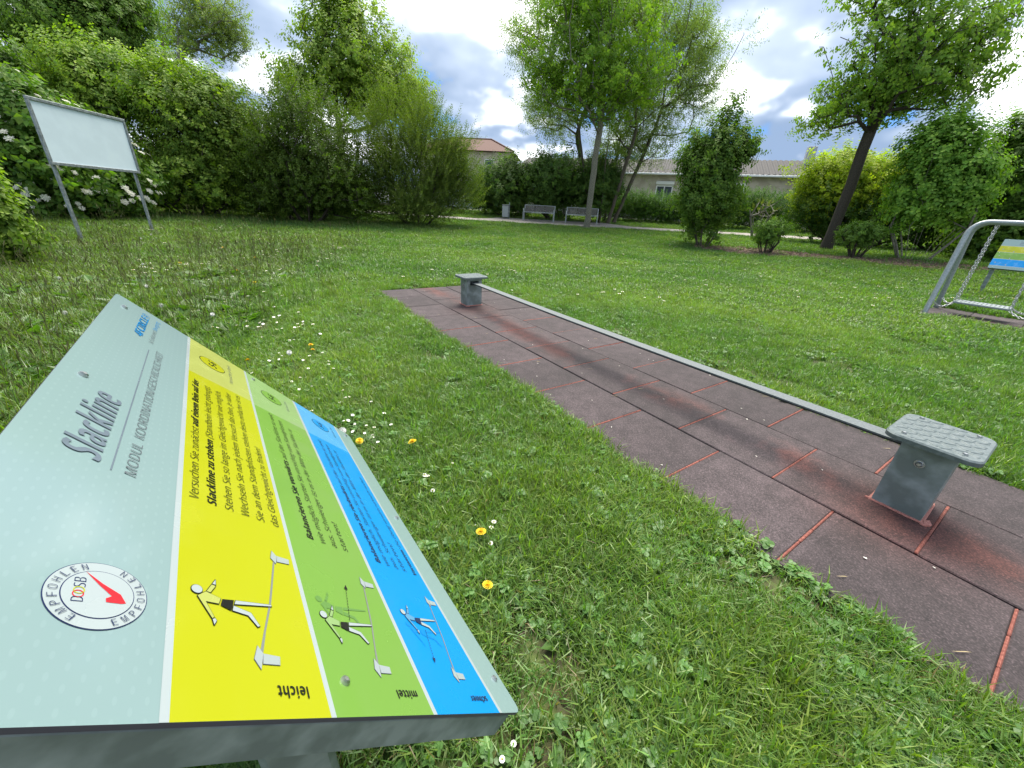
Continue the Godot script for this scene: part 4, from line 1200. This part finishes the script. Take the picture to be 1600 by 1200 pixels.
func dotted(sheet: Node, a: Vector2, b: Vector2, ink: String) -> void:
	var n := 11
	var d := (b - a).normalized()
	var o := Vector2(-d.y, d.x)
	for i in n:
		var p := a.lerp(b, (i + 0.2) / n)
		patch_of(sheet, "pictogram", [p - o * 0.0005, p + d * 0.0025 - o * 0.0005, p + d * 0.0025 + o * 0.0005, p + o * 0.0005], ink, 0.0016)
	patch_of(sheet, "pictogram", [b - o * 0.0028, b + d * 0.008, b + o * 0.0028], ink, 0.0016)

const LU := 0.871
const LV := 0.607
func board(label: String, corner: Vector3, bs: Basis, full: bool) -> Node3D:
	var foot := Vector3(corner.x, 0, corner.z) + Vector3(bs.x.x, 0, bs.x.z) * LU / 2 + Vector3(bs.y.x, 0, bs.y.z) * 0.33
	foot.y = soil_y(foot.x, -foot.z)
	var t := thing("information_board", label, "board", foot, Basis(), "information boards")
	var xf := Transform3D(bs, corner - foot)
	# sheet with rounded corners
	var mb := MB.new()
	var out := rounded(LU, LV, 0.013, 4)
	var m := out.size()
	for i in m:
		var a := out[i] + Vector2(LU, LV) / 2
		var b := out[(i + 1) % m] + Vector2(LU, LV) / 2
		mb.quad(Vector3(b.x, b.y, 0), Vector3(a.x, a.y, 0), Vector3(a.x, a.y, -0.004), Vector3(b.x, b.y, -0.004))
	part("sheet_edge", mb.mesh(M.board_edge), t, xf)
	mb = MB.new()
	var face := PackedVector2Array()
	for q in out: face.append(q + Vector2(LU, LV) / 2)
	mb.poly(face, 0.0)
	for i in mb.uv.size(): mb.uv[i] = Vector2(mb.uv[i].x, mb.uv[i].y)
	var sheet := part("printed_sheet", mb.mesh(M.sheet), t, xf)
	# folded steel tray under the sheet
	mb = MB.new()
	mb.box(Vector3(LU / 2, LV / 2, -0.0275), Vector3(LU - 0.012, LV - 0.012, 0.046), 0.008)
	part("steel_tray", mb.mesh(M.galvanised), t, xf)
	for lx in [0.055, LU - 0.055]:
		var top := xf * Vector3(lx, 0.33, -0.05)
		mb = MB.new()
		mb.box(Vector3(top.x, (top.y - 0.1) / 2 + 0.012, top.z), Vector3(0.055, top.y + 0.1, 0.055), 0.006, Basis(Vector3.UP, atan2(-bs.x.z, bs.x.x)))
		part("leg", mb.mesh(M.galvanised), t)
	for s in [[0.804, 0.586], [0.428, 0.584], [0.06, 0.584], [0.0515, 0.0194], [0.0343, 0.3135], [0.846, 0.022], [0.446, 0.018], [0.842, 0.318]]:
		mb = MB.new()
		mb.tube(PackedVector3Array([Vector3(s[0], s[1], 0.0), Vector3(s[0], s[1], 0.0024), Vector3(s[0], s[1], 0.0036)]), PackedFloat32Array([0.0052, 0.0046, 0.0022]), 14)
		part("screw", mb.mesh(M.screw_steel), t, xf)
	# colour bands: y from, y to, light from x at the top and at the bottom of the band
	var R := func(called: String, x0: float, y0: float, x1: float, y1: float, ink: String, z: float) -> void:
		patch_of(sheet, called, [Vector2(x0, y0), Vector2(x1, y0), Vector2(x1, y1), Vector2(x0, y1)], ink, z)
	R.call("white_rule", 0.0, 0.4655, LU, 0.4713, "ink_white", 0.0003)
	R.call("white_rule", 0.0, 0.3342, LU, 0.3397, "ink_white", 0.0003)
	R.call("white_rule", 0.0, 0.1950, LU, 0.2016, "ink_white", 0.0003)
	R.call("white_rule", 0.0, 0.0540, LU, 0.0605, "ink_white", 0.0003)
	for b in [["yellow", 0.4655, 0.3397, 0.655, 0.676], ["green", 0.3342, 0.2016, 0.668, 0.686], ["blue", 0.1950, 0.0605, 0.686, 0.704]]:
		patch_of(sheet, b[0] + "_band", [Vector2(0, b[2]), Vector2(b[4], b[2]), Vector2(b[3], b[1]), Vector2(0, b[1])], "ink_" + b[0], 0.0003)
		patch_of(sheet, "pale_%s_band" % b[0], [Vector2(b[4], b[2]), Vector2(LU, b[2]), Vector2(LU, b[1]), Vector2(b[3], b[1])], "ink_%s_pale" % b[0], 0.0003)
	if not full:
		for i in 3:
			patch_of(sheet, "pictogram", [Vector2(0.2, 0.5 + i * 0.03), Vector2(0.6 - i * 0.05, 0.5 + i * 0.03), Vector2(0.6 - i * 0.05, 0.512 + i * 0.03), Vector2(0.2, 0.512 + i * 0.03)], "ink_rule", 0.0006)
			apparatus(sheet, Vector2(0, -0.137 * i))
		return t
	# heading
	letters(sheet, [["Slackline", true]], 0.252, 0.541, 0.404, 0.031, "ink_rule", 0.26)
	R.call("heading_rule", 0.248, 0.5298, 0.643, 0.5312, "ink_rule", 0.0006)
	letters(sheet, [["MODUL  KOORDINATION/GESCHICKLICHKEIT", false]], 0.247, 0.5095, 0.658, 0.0105, "ink_grey", 0.16)
	letters(sheet, [["4FCIRCLE", true], ["®", false]], 0.686, 0.545, 0.842, 0.0135, "ink_cyan", 0.3)
	letters(sheet, [["So funktioniert ", false]], 0.681, 0.5275, 0.768, 0.0072, "ink_grey", 0.16)
	letters(sheet, [["Bewegung", false]], 0.768, 0.5275, 0.838, 0.0072, "ink_cyan", 0.16)
	# yellow, green and blue exercises
	var y0 := 0.4483
	for r in [[[["Versuchen Sie zunächst ", false], ["auf einem Bein auf der", true]], 0.622], [[["Slackline zu stehen", true], [" (Standbein leicht gebeugt).", false]], 0.622], [[["Stehen Sie so lange im Gleichgewicht wie möglich.", false]], 0.628],
			[[["Wechseln Sie nach jedem Versuch das Bein. Je näher", false]], 0.645], [[["Sie an dem Standpfosten stehen desto einfacher ist es", false]], 0.661], [[["das Gleichgewicht zu finden!", false]], 0.4595]]:
		letters(sheet, r[0], 0.247, y0, r[1], 0.0103, "ink_black")
		y0 -= 0.0201
	y0 = 0.2936
	for r in [[[["Balancieren Sie vorwärts", true], [" auf der Slackline so weit", false]], 0.663], [[["wie möglich. Starten Sie vorsichtig vom Standpfosten", false]], 0.652], [[["aus. Schwieriger ist es in der Mitte der Slackline zu", false]], 0.634], [[["starten!", false]], 0.316]]:
		letters(sheet, r[0], 0.246, y0, r[1], 0.0103, "ink_black")
		y0 -= 0.0205
	y0 = 0.1625
	for r in [[[["Balancieren Sie rückwärts", true], [" auf der Slackline so weit", false]], 0.672], [[["wie möglich. Starten Sie vorsichtig vom Standpfosten", false]], 0.668], [[["aus. Schwieriger ist es in der Mitte der Slackline zu", false]], 0.658], [[["starten!", false]], 0.322]]:
		letters(sheet, r[0], 0.246, y0, r[1], 0.0103, "ink_navy")
		y0 -= 0.0205
	letters(sheet, [["Varianten:", true], [" Die Übung vorwärts/rückwärts machen", false]], 0.246, 0.0735, 0.57, 0.009, "ink_navy")
	for c in [[0.769, 0.4193, "yellow", "black"], [0.782, 0.277, "green", "black"], [0.796, 0.1285, "blue", "navy"]]:
		patch_of(sheet, "badge", disc(Vector2(c[0], c[1]), 0.0272), "ink_" + c[3], 0.0006)
		patch_of(sheet, "badge", disc(Vector2(c[0], c[1]), 0.0258), "ink_" + c[2], 0.0008)
		letters(sheet, [["5-6", true]], c[0] - 0.0155, c[1] - 0.0085, c[0] + 0.0155, 0.017, "ink_" + c[3], 0.15)
	letters(sheet, [["Versuche je Bein", false]], 0.713, 0.3775, 0.832, 0.0075, "ink_grey", 0.18)
	letters(sheet, [["Versuche", false]], 0.752, 0.232, 0.816, 0.0075, "ink_grey", 0.18)
	letters(sheet, [["Versuche", false]], 0.766, 0.083, 0.83, 0.0075, "ink_navy", 0.18)
	letters(sheet, [["leicht", true]], 0.0268, 0.3572, 0.0268 + 0.0305, 0.0098, "ink_black", 0.0, PI / 2)
	letters(sheet, [["mittel", true]], 0.0268, 0.2150, 0.0268 + 0.0335, 0.0088, "ink_black", 0.0, PI / 2)
	letters(sheet, [["schwer", true]], 0.0225, 0.0735, 0.0225 + 0.0395, 0.0086, "ink_navy", 0.0, PI / 2)
	# pictograms
	for k in 3:
		apparatus(sheet, Vector2(0, [0.0, -0.1365, -0.2795][k]))
	figure(sheet, Vector2.ZERO, "ink_white", "ink_yellow_pale", "ink_black", 0.0011)
	figure(sheet, Vector2(0.022, -0.134), "ink_ghost_green", "ink_ghost_green", "ink_ghost_green", 0.0007)
	figure(sheet, Vector2(-0.001, -0.1335), "ink_white", "ink_green_pale", "ink_black", 0.0011)
	figure(sheet, Vector2(0.012, -0.281), "ink_ghost_blue", "ink_ghost_blue", "ink_ghost_blue", 0.0007)
	figure(sheet, Vector2(0.033, -0.2815), "ink_white", "ink_tint_blue", "ink_navy", 0.0011)
	dotted(sheet, Vector2(0.111, 0.280), Vector2(0.163, 0.267), "ink_black")
	dotted(sheet, Vector2(0.1216, 0.136), Vector2(0.074, 0.1503), "ink_navy")
	# round seal
	var c := Vector2(0.0915, 0.516)
	patch_of(sheet, "seal", disc(c, 0.0302, 64), "ink_navy", 0.0005)
	patch_of(sheet, "seal", disc(c, 0.0296, 64), "ink_white", 0.0007)
	patch_of(sheet, "seal", disc(c, 0.0215, 64), "ink_navy", 0.0009)
	patch_of(sheet, "seal", disc(c, 0.0209, 64), "ink_white", 0.0011)
	var word := "EMPFOHLEN"
	for i in 9:
		var a := deg_to_rad(90.0 + 62.0 - 124.0 * i / 8.0)
		var d := Vector2(cos(a), sin(a))
		var s := Vector2(d.y, -d.x)
		var p := c + d * 0.0229 - s * 0.0023
		letters(sheet, [[word[i], false]], p.x, p.y, p.x + 0.0046, 0.0053, "ink_navy", 0.0, a - PI / 2, 0.0014)
		a = deg_to_rad(-90.0 - 62.0 + 124.0 * i / 8.0)
		d = Vector2(cos(a), sin(a))
		s = Vector2(-d.y, d.x)
		p = c + d * 0.0282 - s * 0.0023
		letters(sheet, [[word[i], false]], p.x, p.y, p.x + 0.0046, 0.0053, "ink_navy", 0.0, a + PI / 2, 0.0014)
	letters(sheet, [["D", false]], 0.0815, 0.5238, 0.0873, 0.0068, "ink_navy", 0.0, 0.1, 0.0014)
	letters(sheet, [["SB", false]], 0.0945, 0.5245, 0.1045, 0.0068, "ink_navy", 0.0, 0.1, 0.0014)
	for k in [[0.0886, "ink_red"], [0.0918, "ink_yellow"]]:
		for i in 18:
			var a0 := TAU * i / 18
			var a1 := TAU * (i + 1) / 18
			var o := Vector2(k[0], 0.5276)
			patch_of(sheet, "seal", [o + Vector2(cos(a0), sin(a0)) * 0.0026, o + Vector2(cos(a1), sin(a1)) * 0.0026, o + Vector2(cos(a1), sin(a1)) * 0.0033, o + Vector2(cos(a0), sin(a0)) * 0.0033], k[1], 0.0014)
	patch_of(sheet, "seal", [Vector2(0.1098, 0.5267), Vector2(0.1010, 0.5155), Vector2(0.0935, 0.5035), Vector2(0.0862, 0.4994), Vector2(0.0852, 0.5020), Vector2(0.0848, 0.5112), Vector2(0.0880, 0.5118), Vector2(0.0908, 0.5085), Vector2(0.0990, 0.5170)], "ink_red", 0.0014)
	return t

func build_signs() -> void:
	board("slanted board with yellow, green and blue bands in the foreground", Vector3(0.03948, 0.41615, -0.30778), Basis(Vector3(-0.60969, -0.00209, -0.79264), Vector3(-0.51358, 0.76274, 0.39302), Vector3(0.60375, 0.6467, -0.46611)).orthonormalized(), true)
	var up := deg_to_rad(52.0)
	var ys := -SW_Z * cos(up) + Vector3.UP * sin(up)
	board("small slanted board with coloured bands behind the swing at right", Vector3(8.33, 0.575, -7.28), Basis(SW_X, ys, SW_X.cross(ys)), false)
	# blank white sign
	var X := Vector3(-0.086, 0, -0.9963)
	var at := Vector3(-8.285, lift(-8.285, 8.37) - 0.02, -8.37)
	var t := thing("blank_sign", "empty white sign in a grey steel frame on two posts", "sign", at, Basis(X, Vector3.UP, X.cross(Vector3.UP)))
	var mb := MB.new()
	for s in [-0.86, 0.86]:
		mb = MB.new()
		mb.box(Vector3(s, 1.05, -0.022), Vector3(0.055, 2.3, 0.04), 0.005)
		part("post", mb.mesh(M.galvanised), t)
	var lo := 1.25
	var hi := 2.19
	mb = MB.new()
	mb.box(Vector3(0, (lo + hi) / 2, 0.012), Vector3(1.8, hi - lo - 0.05, 0.012), 0.0)
	part("panel", mb.mesh(M.sign_white), t)
	for e in [[Vector3(0, hi, 0.02), Vector3(1.9, 0.05, 0.04)], [Vector3(0, lo, 0.02), Vector3(1.9, 0.05, 0.04)], [Vector3(-0.925, (lo + hi) / 2, 0.02), Vector3(0.05, hi - lo - 0.052, 0.039)], [Vector3(0.925, (lo + hi) / 2, 0.02), Vector3(0.05, hi - lo - 0.052, 0.039)]]:
		mb = MB.new()
		mb.box(e[0], e[1], 0.005)
		part("frame_bar", mb.mesh(M.galvanised), t)

# ------------------------------------------------------------------ swing
func chain(mb: MB, a: Vector3, b: Vector3, sag := 0.0) -> void:
	var n := int((a.distance_to(b) + sag) / 0.036)
	for i in n:
		var u := (i + 0.5) / n
		var p := a.lerp(b, u) + Vector3.DOWN * sag * 4.0 * u * (1.0 - u)
		var d := ((b - a) + Vector3.DOWN * sag * 4.0 * (1.0 - 2.0 * u)).normalized()
		var s := d.cross(Vector3(0.3, 0.2, 0.9)).normalized().rotated(d, (i % 2) * PI / 2)
		var ring := PackedVector3Array()
		var rr := PackedFloat32Array()
		for k in 9:
			var e := TAU * k / 8.0
			ring.append(p + d * cos(e) * 0.024 + s * sin(e) * 0.011)
			rr.append(0.0045)
		mb.tube(ring, rr, 4, false)

func build_swing() -> void:
	var t := thing("chain_swing", "low plank swing on chains in a bent grey tube frame at right", "swing", SW_AT, Basis(SW_X, Vector3.UP, SW_Z))
	for s in [[-0.1, -0.36, "front"], [-0.88, -0.6, "back"]]:
		var pts := PackedVector3Array()
		var rr := PackedFloat32Array()
		var H := 1.22
		var x0 := 0.1
		var x1 := 1.12
		var z := func(y: float) -> float: return lerpf(s[0], s[1], clampf(y / H, 0, 1))
		pts.append(Vector3(x0, 0.0, s[0]))
		pts.append(Vector3(x0, 0.5, z.call(0.5)))
		for i in 7:
			var a := PI / 2 * i / 6.0
			var y := H - 0.16 + 0.16 * sin(a)
			pts.append(Vector3(x0 + 0.16 - 0.16 * cos(a), y, z.call(y)))
		for i in 7:
			var a := PI / 2 * (1.0 - i / 6.0)
			var y := H - 0.16 + 0.16 * sin(a)
			pts.append(Vector3(x1 - 0.16 + 0.16 * cos(a), y, z.call(y)))
		pts.append(Vector3(x1, 0.5, z.call(0.5)))
		pts.append(Vector3(x1, 0.0, s[0]))
		for p in pts: rr.append(0.03)
		var mb := MB.new()
		mb.tube(pts, rr, 14)
		part("tube_frame", mb.mesh(M.steel_tube), t)
	var sy := 0.18
	var seat := MB.new()
	seat.box(Vector3(0.56, sy, -0.48), Vector3(0.54, 0.03, 0.3), 0.006)
	var st := part("seat", seat.mesh(M.steel_tube), t)
	seat = MB.new()
	for i in 13: seat.box(Vector3(0.32 + i * 0.04, sy + 0.0165, -0.48), Vector3(0.012, 0.003, 0.27), 0.001)
	part("seat_ribs", seat.mesh(M.plate_steel), st)
	for x in [0.30, 0.82]:
		for z in [[-0.34, -0.39, -0.12], [-0.62, -0.57, -0.82]]:
			var mb := MB.new()
			chain(mb, Vector3(x + (0.02 if x < 0.6 else -0.02), 1.19, z[1]), Vector3(x, sy + 0.01, z[0]))
			part("hanging_chain", mb.mesh(M.screw_steel), t)
			mb = MB.new()
			chain(mb, Vector3(x, sy - 0.005, z[0]), Vector3(0.125 if x < 0.6 else 1.095, 0.17, z[2]), 0.06)
			part("tether_chain", mb.mesh(M.screw_steel), t)

# ------------------------------------------------------------------ benches and bin
func build_benches() -> void:
	var t: Node3D
	for s in [["left of two grey steel mesh benches by the gravel path", Vector3(0.97, 0, -23.85)], ["right grey steel mesh bench partly hidden by the pale tree trunk", Vector3(3.35, 0, -23.45)]]:
		var p: Vector3 = s[1]
		p.y = lift(p.x, -p.z) + 0.012
		if t:
			var q := t.duplicate()
			q.name = numbered("park_bench")
			add_child(q)
			q.position = p
			tag(q, s[0], "bench", "benches by the path")
			break
		t = thing("park_bench", s[0], "bench", p, Basis(Vector3.UP, -0.17), "benches by the path")
		for sx in [-0.86, 0.86]:
			var mb := MB.new()
			mb.tube(PackedVector3Array([Vector3(sx, 0.0, -0.16), Vector3(sx, 0.42, -0.2), Vector3(sx, 0.83, -0.36)]), PackedFloat32Array([0.028, 0.028, 0.026]), 6)
			mb.tube(PackedVector3Array([Vector3(sx, 0.0, 0.2), Vector3(sx, 0.44, 0.2), Vector3(sx, 0.62, 0.16), Vector3(sx, 0.63, -0.28)]), PackedFloat32Array([0.028, 0.028, 0.026, 0.024]), 6)
			part("side_frame", mb.mesh(M.steel_tube), t)
		for k in 3:
			var x := -0.56 + k * 0.56
			var mb := MB.new()
			var tilt := Basis(Vector3(1, 0, 0), -0.36)
			for i in 13: mb.box(Vector3(x - 0.25 + i * 0.0417, 0.65, -0.285), Vector3(0.02, 0.33, 0.012), 0.0, tilt)
			for i in 6: mb.box(Vector3(x, 0.65, -0.285) + tilt * Vector3(0, -0.15 + i * 0.06, 0.002), Vector3(0.53, 0.018, 0.012), 0.0, tilt)
			part("back_panel", mb.mesh(M.bench_mesh), t)
		var r := MB.new()
		r.box(Vector3(0, 0.825, -0.35), Vector3(1.72, 0.03, 0.03), 0.006)
		part("top_rail", r.mesh(M.steel_tube), t)
		r = MB.new()
		r.box(Vector3(0, 0.46, 0.215), Vector3(1.72, 0.045, 0.03), 0.006)
		part("front_rail", r.mesh(M.steel_tube), t)
		r = MB.new()
		for i in 40: r.box(Vector3(-0.84 + i * 0.043, 0.455, 0.0), Vector3(0.026, 0.012, 0.4), 0.0)
		for i in 4: r.box(Vector3(0, 0.447, -0.16 + i * 0.1), Vector3(1.7, 0.01, 0.03), 0.0)
		part("seat", r.mesh(M.bench_mesh), t)
	var b := Vector3(-0.95, 0, -24.5)
	b.y = lift(b.x, -b.z) + 0.0
	var k := thing("litter_bin", "grey steel litter bin on a post left of the benches", "bin", b)
	var mb := MB.new()
	mb.box(Vector3(0, 0.40, 0), Vector3(0.36, 0.62, 0.3), 0.02)
	part("bin_body", mb.mesh(M.steel_tube), k)
	mb = MB.new()
	mb.box(Vector3(0, 0.735, 0), Vector3(0.4, 0.03, 0.34), 0.01)
	part("lid", mb.mesh(M.galvanised), k)
	mb = MB.new()
	mb.box(Vector3(0.215, 0.42, 0), Vector3(0.05, 0.9, 0.05), 0.006)
	part("post", mb.mesh(M.galvanised), k)

# ------------------------------------------------------------------ houses and fence
func build_houses() -> void:
	var X := Vector3(0.9385, 0, 0.3453).normalized()
	var at := Vector3(-0.4, 0.85, -37.9)
	var t := thing("low_house", "long low cream house with grey corrugated roof behind the hedges", "house", at, Basis(X, Vector3.UP, X.cross(Vector3.UP)))
	var L := 27.0
	var top := 3.35
	var mb := MB.new()
	mb.box(Vector3(L / 2, top / 2 - 0.2, -3.0), Vector3(L, top + 0.4, 6.0), 0.0)
	part("wall", mb.mesh(M.render_cream), t)
	mb = MB.new()
	var n := int(L / 0.09)
	for i in n:
		var x0 := L * i / n - 0.3
		var x1 := L * (i + 1) / n - 0.3
		var h0 := 0.045 * (1.0 if i % 4 < 2 else 0.0)
		var h1 := 0.045 * (1.0 if (i + 1) % 4 < 2 else 0.0)
		var A := func(x: float, h: float, back: bool) -> Vector3: return Vector3(x, (top + 1.3 if back else top + 0.02) + h, -3.0 if back else 0.55)
		mb.quad(A.call(x0, h0, false), A.call(x1, h1, false), A.call(x1, h1, true), A.call(x0, h0, true))
		mb.quad(Vector3(x1, top + 0.02 + h1, -6.55), Vector3(x0, top + 0.02 + h0, -6.55), A.call(x0, h0, true), A.call(x1, h1, true))
	var rf := part("roof", mb.mesh(M.roof_grey), t)
	mb = MB.new()
	mb.box(Vector3(L / 2 - 0.3, top - 0.05, 0.56), Vector3(L, 0.13, 0.1), 0.02)
	part("gutter", mb.mesh(M.white_trim), rf)
	mb = MB.new()
	mb.box(Vector3(L / 2 - 0.3, top - 0.04, 0.26), Vector3(L, 0.05, 0.5), 0.0)
	part("soffit", mb.mesh(M.white_trim), rf)
	for cx in [14.2, 21.5]:
		mb = MB.new()
		mb.box(Vector3(cx, top + 1.5, -2.2), Vector3(0.55, 1.2, 0.55), 0.02)
		part("chimney", mb.mesh(M.fence_pale), rf)
	for wx in [6.2, 12.1, 17.0, 22.0]:
		mb = MB.new()
		mb.box(Vector3(wx, 2.05, 0.005), Vector3(1.25, 1.2, 0.05), 0.01)
		var wn := part("window", mb.mesh(M.white_trim), t)
		mb = MB.new()
		for s in [-0.29, 0.29]: mb.box(Vector3(wx + s, 2.0, 0.032), Vector3(0.5, 0.95, 0.012), 0.0)
		part("pane", mb.mesh(M.glass_dark), wn)
		mb = MB.new()
		mb.box(Vector3(wx, 2.72, 0.08), Vector3(1.35, 0.26, 0.2), 0.05)
		part("shutter_box", mb.mesh(M.white_trim), wn)
	# house with a red hipped roof farther away
	t = thing("red_roof_house", "distant pale house with red hipped roof at the centre left", "house", Vector3(-7.5, 0.9, -62), Basis(Vector3.UP, -0.1))
	mb = MB.new()
	mb.box(Vector3(0, 3.2, 0), Vector3(12, 7.2, 9), 0.0)
	part("wall", mb.mesh(M.render_cream), t)
	mb = MB.new()
	var e := 6.85
	var q := [Vector3(-6.6, e, 5.1), Vector3(6.6, e, 5.1), Vector3(6.6, e, -5.1), Vector3(-6.6, e, -5.1)]
	var ra := Vector3(-2.6, e + 1.95, 0)
	var rb := Vector3(2.8, e + 1.95, 0)
	mb.quad(q[0], q[1], rb, ra)
	mb.quad(q[2], q[3], ra, rb)
	mb.tri(q[1], q[2], rb)
	mb.tri(q[3], q[0], ra)
	mb.quad(q[3], q[2], q[1], q[0])
	var ro := part("roof", mb.mesh(M.roof_red), t)
	mb = MB.new()
	mb.tube(PackedVector3Array([q[1], rb, ra, q[0]]), PackedFloat32Array([0.14, 0.14, 0.14, 0.14]), 6)
	part("ridge_tiles", mb.mesh(M.roof_red), ro)
	for wx in [-3.4, 0.0, 3.4]:
		mb = MB.new()
		mb.box(Vector3(wx, 5.3, 4.51), Vector3(1.3, 1.4, 0.06), 0.0)
		var wn := part("window", mb.mesh(M.white_trim), t)
		mb = MB.new()
		mb.box(Vector3(wx, 5.3, 4.545), Vector3(1.1, 1.2, 0.02), 0.0)
		part("pane", mb.mesh(M.glass_dark), wn)
	# pale board fence behind the hedge
	var f0 := Vector3(-9.0, 0, -30.5)
	t = thing("board_fence", "pale grey board fence glimpsed through the hedge behind the benches", "fence", Vector3(f0.x, lift(f0.x, -f0.z), f0.z), Basis(Vector3.UP, -0.12))
	for i in 12:
		mb = MB.new()
		mb.box(Vector3(i * 2.0, 0.65, 0), Vector3(0.09, 1.4, 0.09), 0.01)
		part("post", mb.mesh(M.galvanised), t)
		if i == 11: break
		for k in 6:
			mb = MB.new()
			mb.box(Vector3(i * 2.0 + 1.0, 0.15 + k * 0.2, 0), Vector3(1.9, 0.17, 0.025), 0.004)
			part("board", mb.mesh(M.fence_pale), t)

# ------------------------------------------------------------------ sky and light
func sky_texture() -> ImageTexture:
	var w := 1536
	var h := 768
	var n := FastNoiseLite.new()
	n.seed = 4; n.frequency = 1.0; n.fractal_octaves = 6; n.fractal_gain = 0.52
	var n2 := FastNoiseLite.new()
	n2.seed = 12; n2.frequency = 0.55; n2.fractal_octaves = 4
	var f := PackedFloat32Array()
	f.resize(w * h * 3)
	var bright := [[Vector3(-0.183, 0.308, -0.934), 0.16, 0.85], [Vector3(-0.06, 0.20, -0.97), 0.10, 0.5], [Vector3(0.423, 0.300, -0.858), 0.055, 0.95], [Vector3(0.40, 0.235, -0.885), 0.03, 0.35], [Vector3(-0.1, 0.42, -0.9), 0.2, 0.6], [Vector3(0.47, 0.20, -0.86), 0.03, 0.5]]
	var blue := [[Vector3(-0.146, 0.232, -0.961), 0.03, 1.0], [Vector3(-0.125, 0.265, -0.957), 0.022, 0.9], [Vector3(0.031, 0.164, -0.986), 0.032, 1.0], [Vector3(0.084, 0.125, -0.989), 0.05, 0.9]]
	var k := 0
	for j in h:
		var v := PI * (j + 0.5) / h
		var y := cos(v)
		for i in w:
			var a := TAU * ((i + 0.5) / w - 0.5)
			if y < -0.02:
				f[k] = 0.10; f[k + 1] = 0.13; f[k + 2] = 0.08
				k += 3
				continue
			var d := Vector3(sin(a) * sin(v), y, -cos(a) * sin(v))
			var p := d / (maxf(y, 0.0) + 0.22)
			var c := n.get_noise_3d(p.x * 1.5, p.y * 1.5, p.z * 1.5)
			var e := n2.get_noise_3d(p.x * 1.5 + 9.0, p.y, p.z * 1.5)
			var q := n.get_noise_3d(p.x * 5.0 + 3.0, p.y * 5.0, p.z * 5.0)
			c += 0.22 * q
			var col := Vector3(0.185, 0.26, 0.39).lerp(Vector3(0.47, 0.55, 0.67), clampf(0.48 + e * 1.6 + c * 0.9, 0.0, 1.0))
			var wh := smoothstep(0.04, 0.44, c + e * 0.35) * 0.92
			for b in bright:
				var r: float = d.distance_to(b[0]) / b[1]
				if r < 3.0: wh += b[2] * exp(-r * r) * clampf(0.78 + 1.9 * c, 0.0, 1.5)
			col = col.lerp(Vector3(1.2, 1.22, 1.25), clampf(wh, 0.0, 1.0))
			var bl := smoothstep(-0.30, -0.5, c + e * 0.3) * 0.6
			for b in blue:
				var r: float = d.distance_to(b[0]) / b[1]
				if r < 3.0: bl += b[2] * exp(-r * r) * clampf(0.8 - 3.0 * n.get_noise_3d(p.x * 4.0, p.y * 4.0 + 7.0, p.z * 4.0), 0.15, 1.5)
			col = col.lerp(Vector3(0.09, 0.33, 0.80), clampf(bl, 0.0, 0.92))
			f[k] = col.x; f[k + 1] = col.y; f[k + 2] = col.z
			k += 3
	return ImageTexture.create_from_image(Image.create_from_data(w, h, false, Image.FORMAT_RGBF, f.to_byte_array()))

func _ready() -> void:
	rng.seed = 20240511
	bumps.seed = 7; bumps.frequency = 0.7
	patch.seed = 19; patch.frequency = 0.28; patch.fractal_octaves = 3
	lumps.seed = 33; lumps.frequency = 1.0; lumps.fractal_octaves = 2
	var cam := Camera3D.new()
	cam.name = "camera"
	add_child(cam)
	cam.transform = Transform3D(Basis(Vector3(0.99839, 0.05166, -0.02338), Vector3(-0.05671, 0.90957, -0.41167), Vector3(0, 0.41234, 0.91103)).orthonormalized(), Vector3(0, 1.07, 0))
	cam.fov = 90.0
	cam.near = 0.02
	cam.far = 1000.0
	var sky := Sky.new()
	var sm := PanoramaSkyMaterial.new()
	sm.panorama = sky_texture()
	sky.sky_material = sm
	var env := Environment.new()
	env.background_mode = Environment.BG_SKY
	env.sky = sky
	env.background_energy_multiplier = 1.0
	env.tonemap_mode = Environment.TONE_MAPPER_LINEAR
	env.tonemap_exposure = 1.85
	env.sdfgi_enabled = true
	env.ssao_enabled = true
	env.ssil_enabled = true
	var we := WorldEnvironment.new()
	we.environment = env
	add_child(we)
	var sun := DirectionalLight3D.new()
	sun.name = "sun"
	sun.light_energy = 1.55
	sun.light_angular_distance = 40.0
	sun.light_color = Color(1.0, 0.97, 0.92)
	sun.shadow_enabled = true
	add_child(sun)
	sun.basis = Basis.looking_at(-Vector3(0.10, 0.90, -0.42), Vector3.UP)
	materials()
	build_ground()
	build_mats()
	build_houses()
	print("setting ", Time.get_ticks_msec())
	build_plants()
	print("plants ", Time.get_ticks_msec(), " leaf triangles ", leaf_count)
	build_line()
	build_signs()
	build_swing()
	build_benches()
	build_grass()
	build_flowers()
	print("done ", Time.get_ticks_msec())
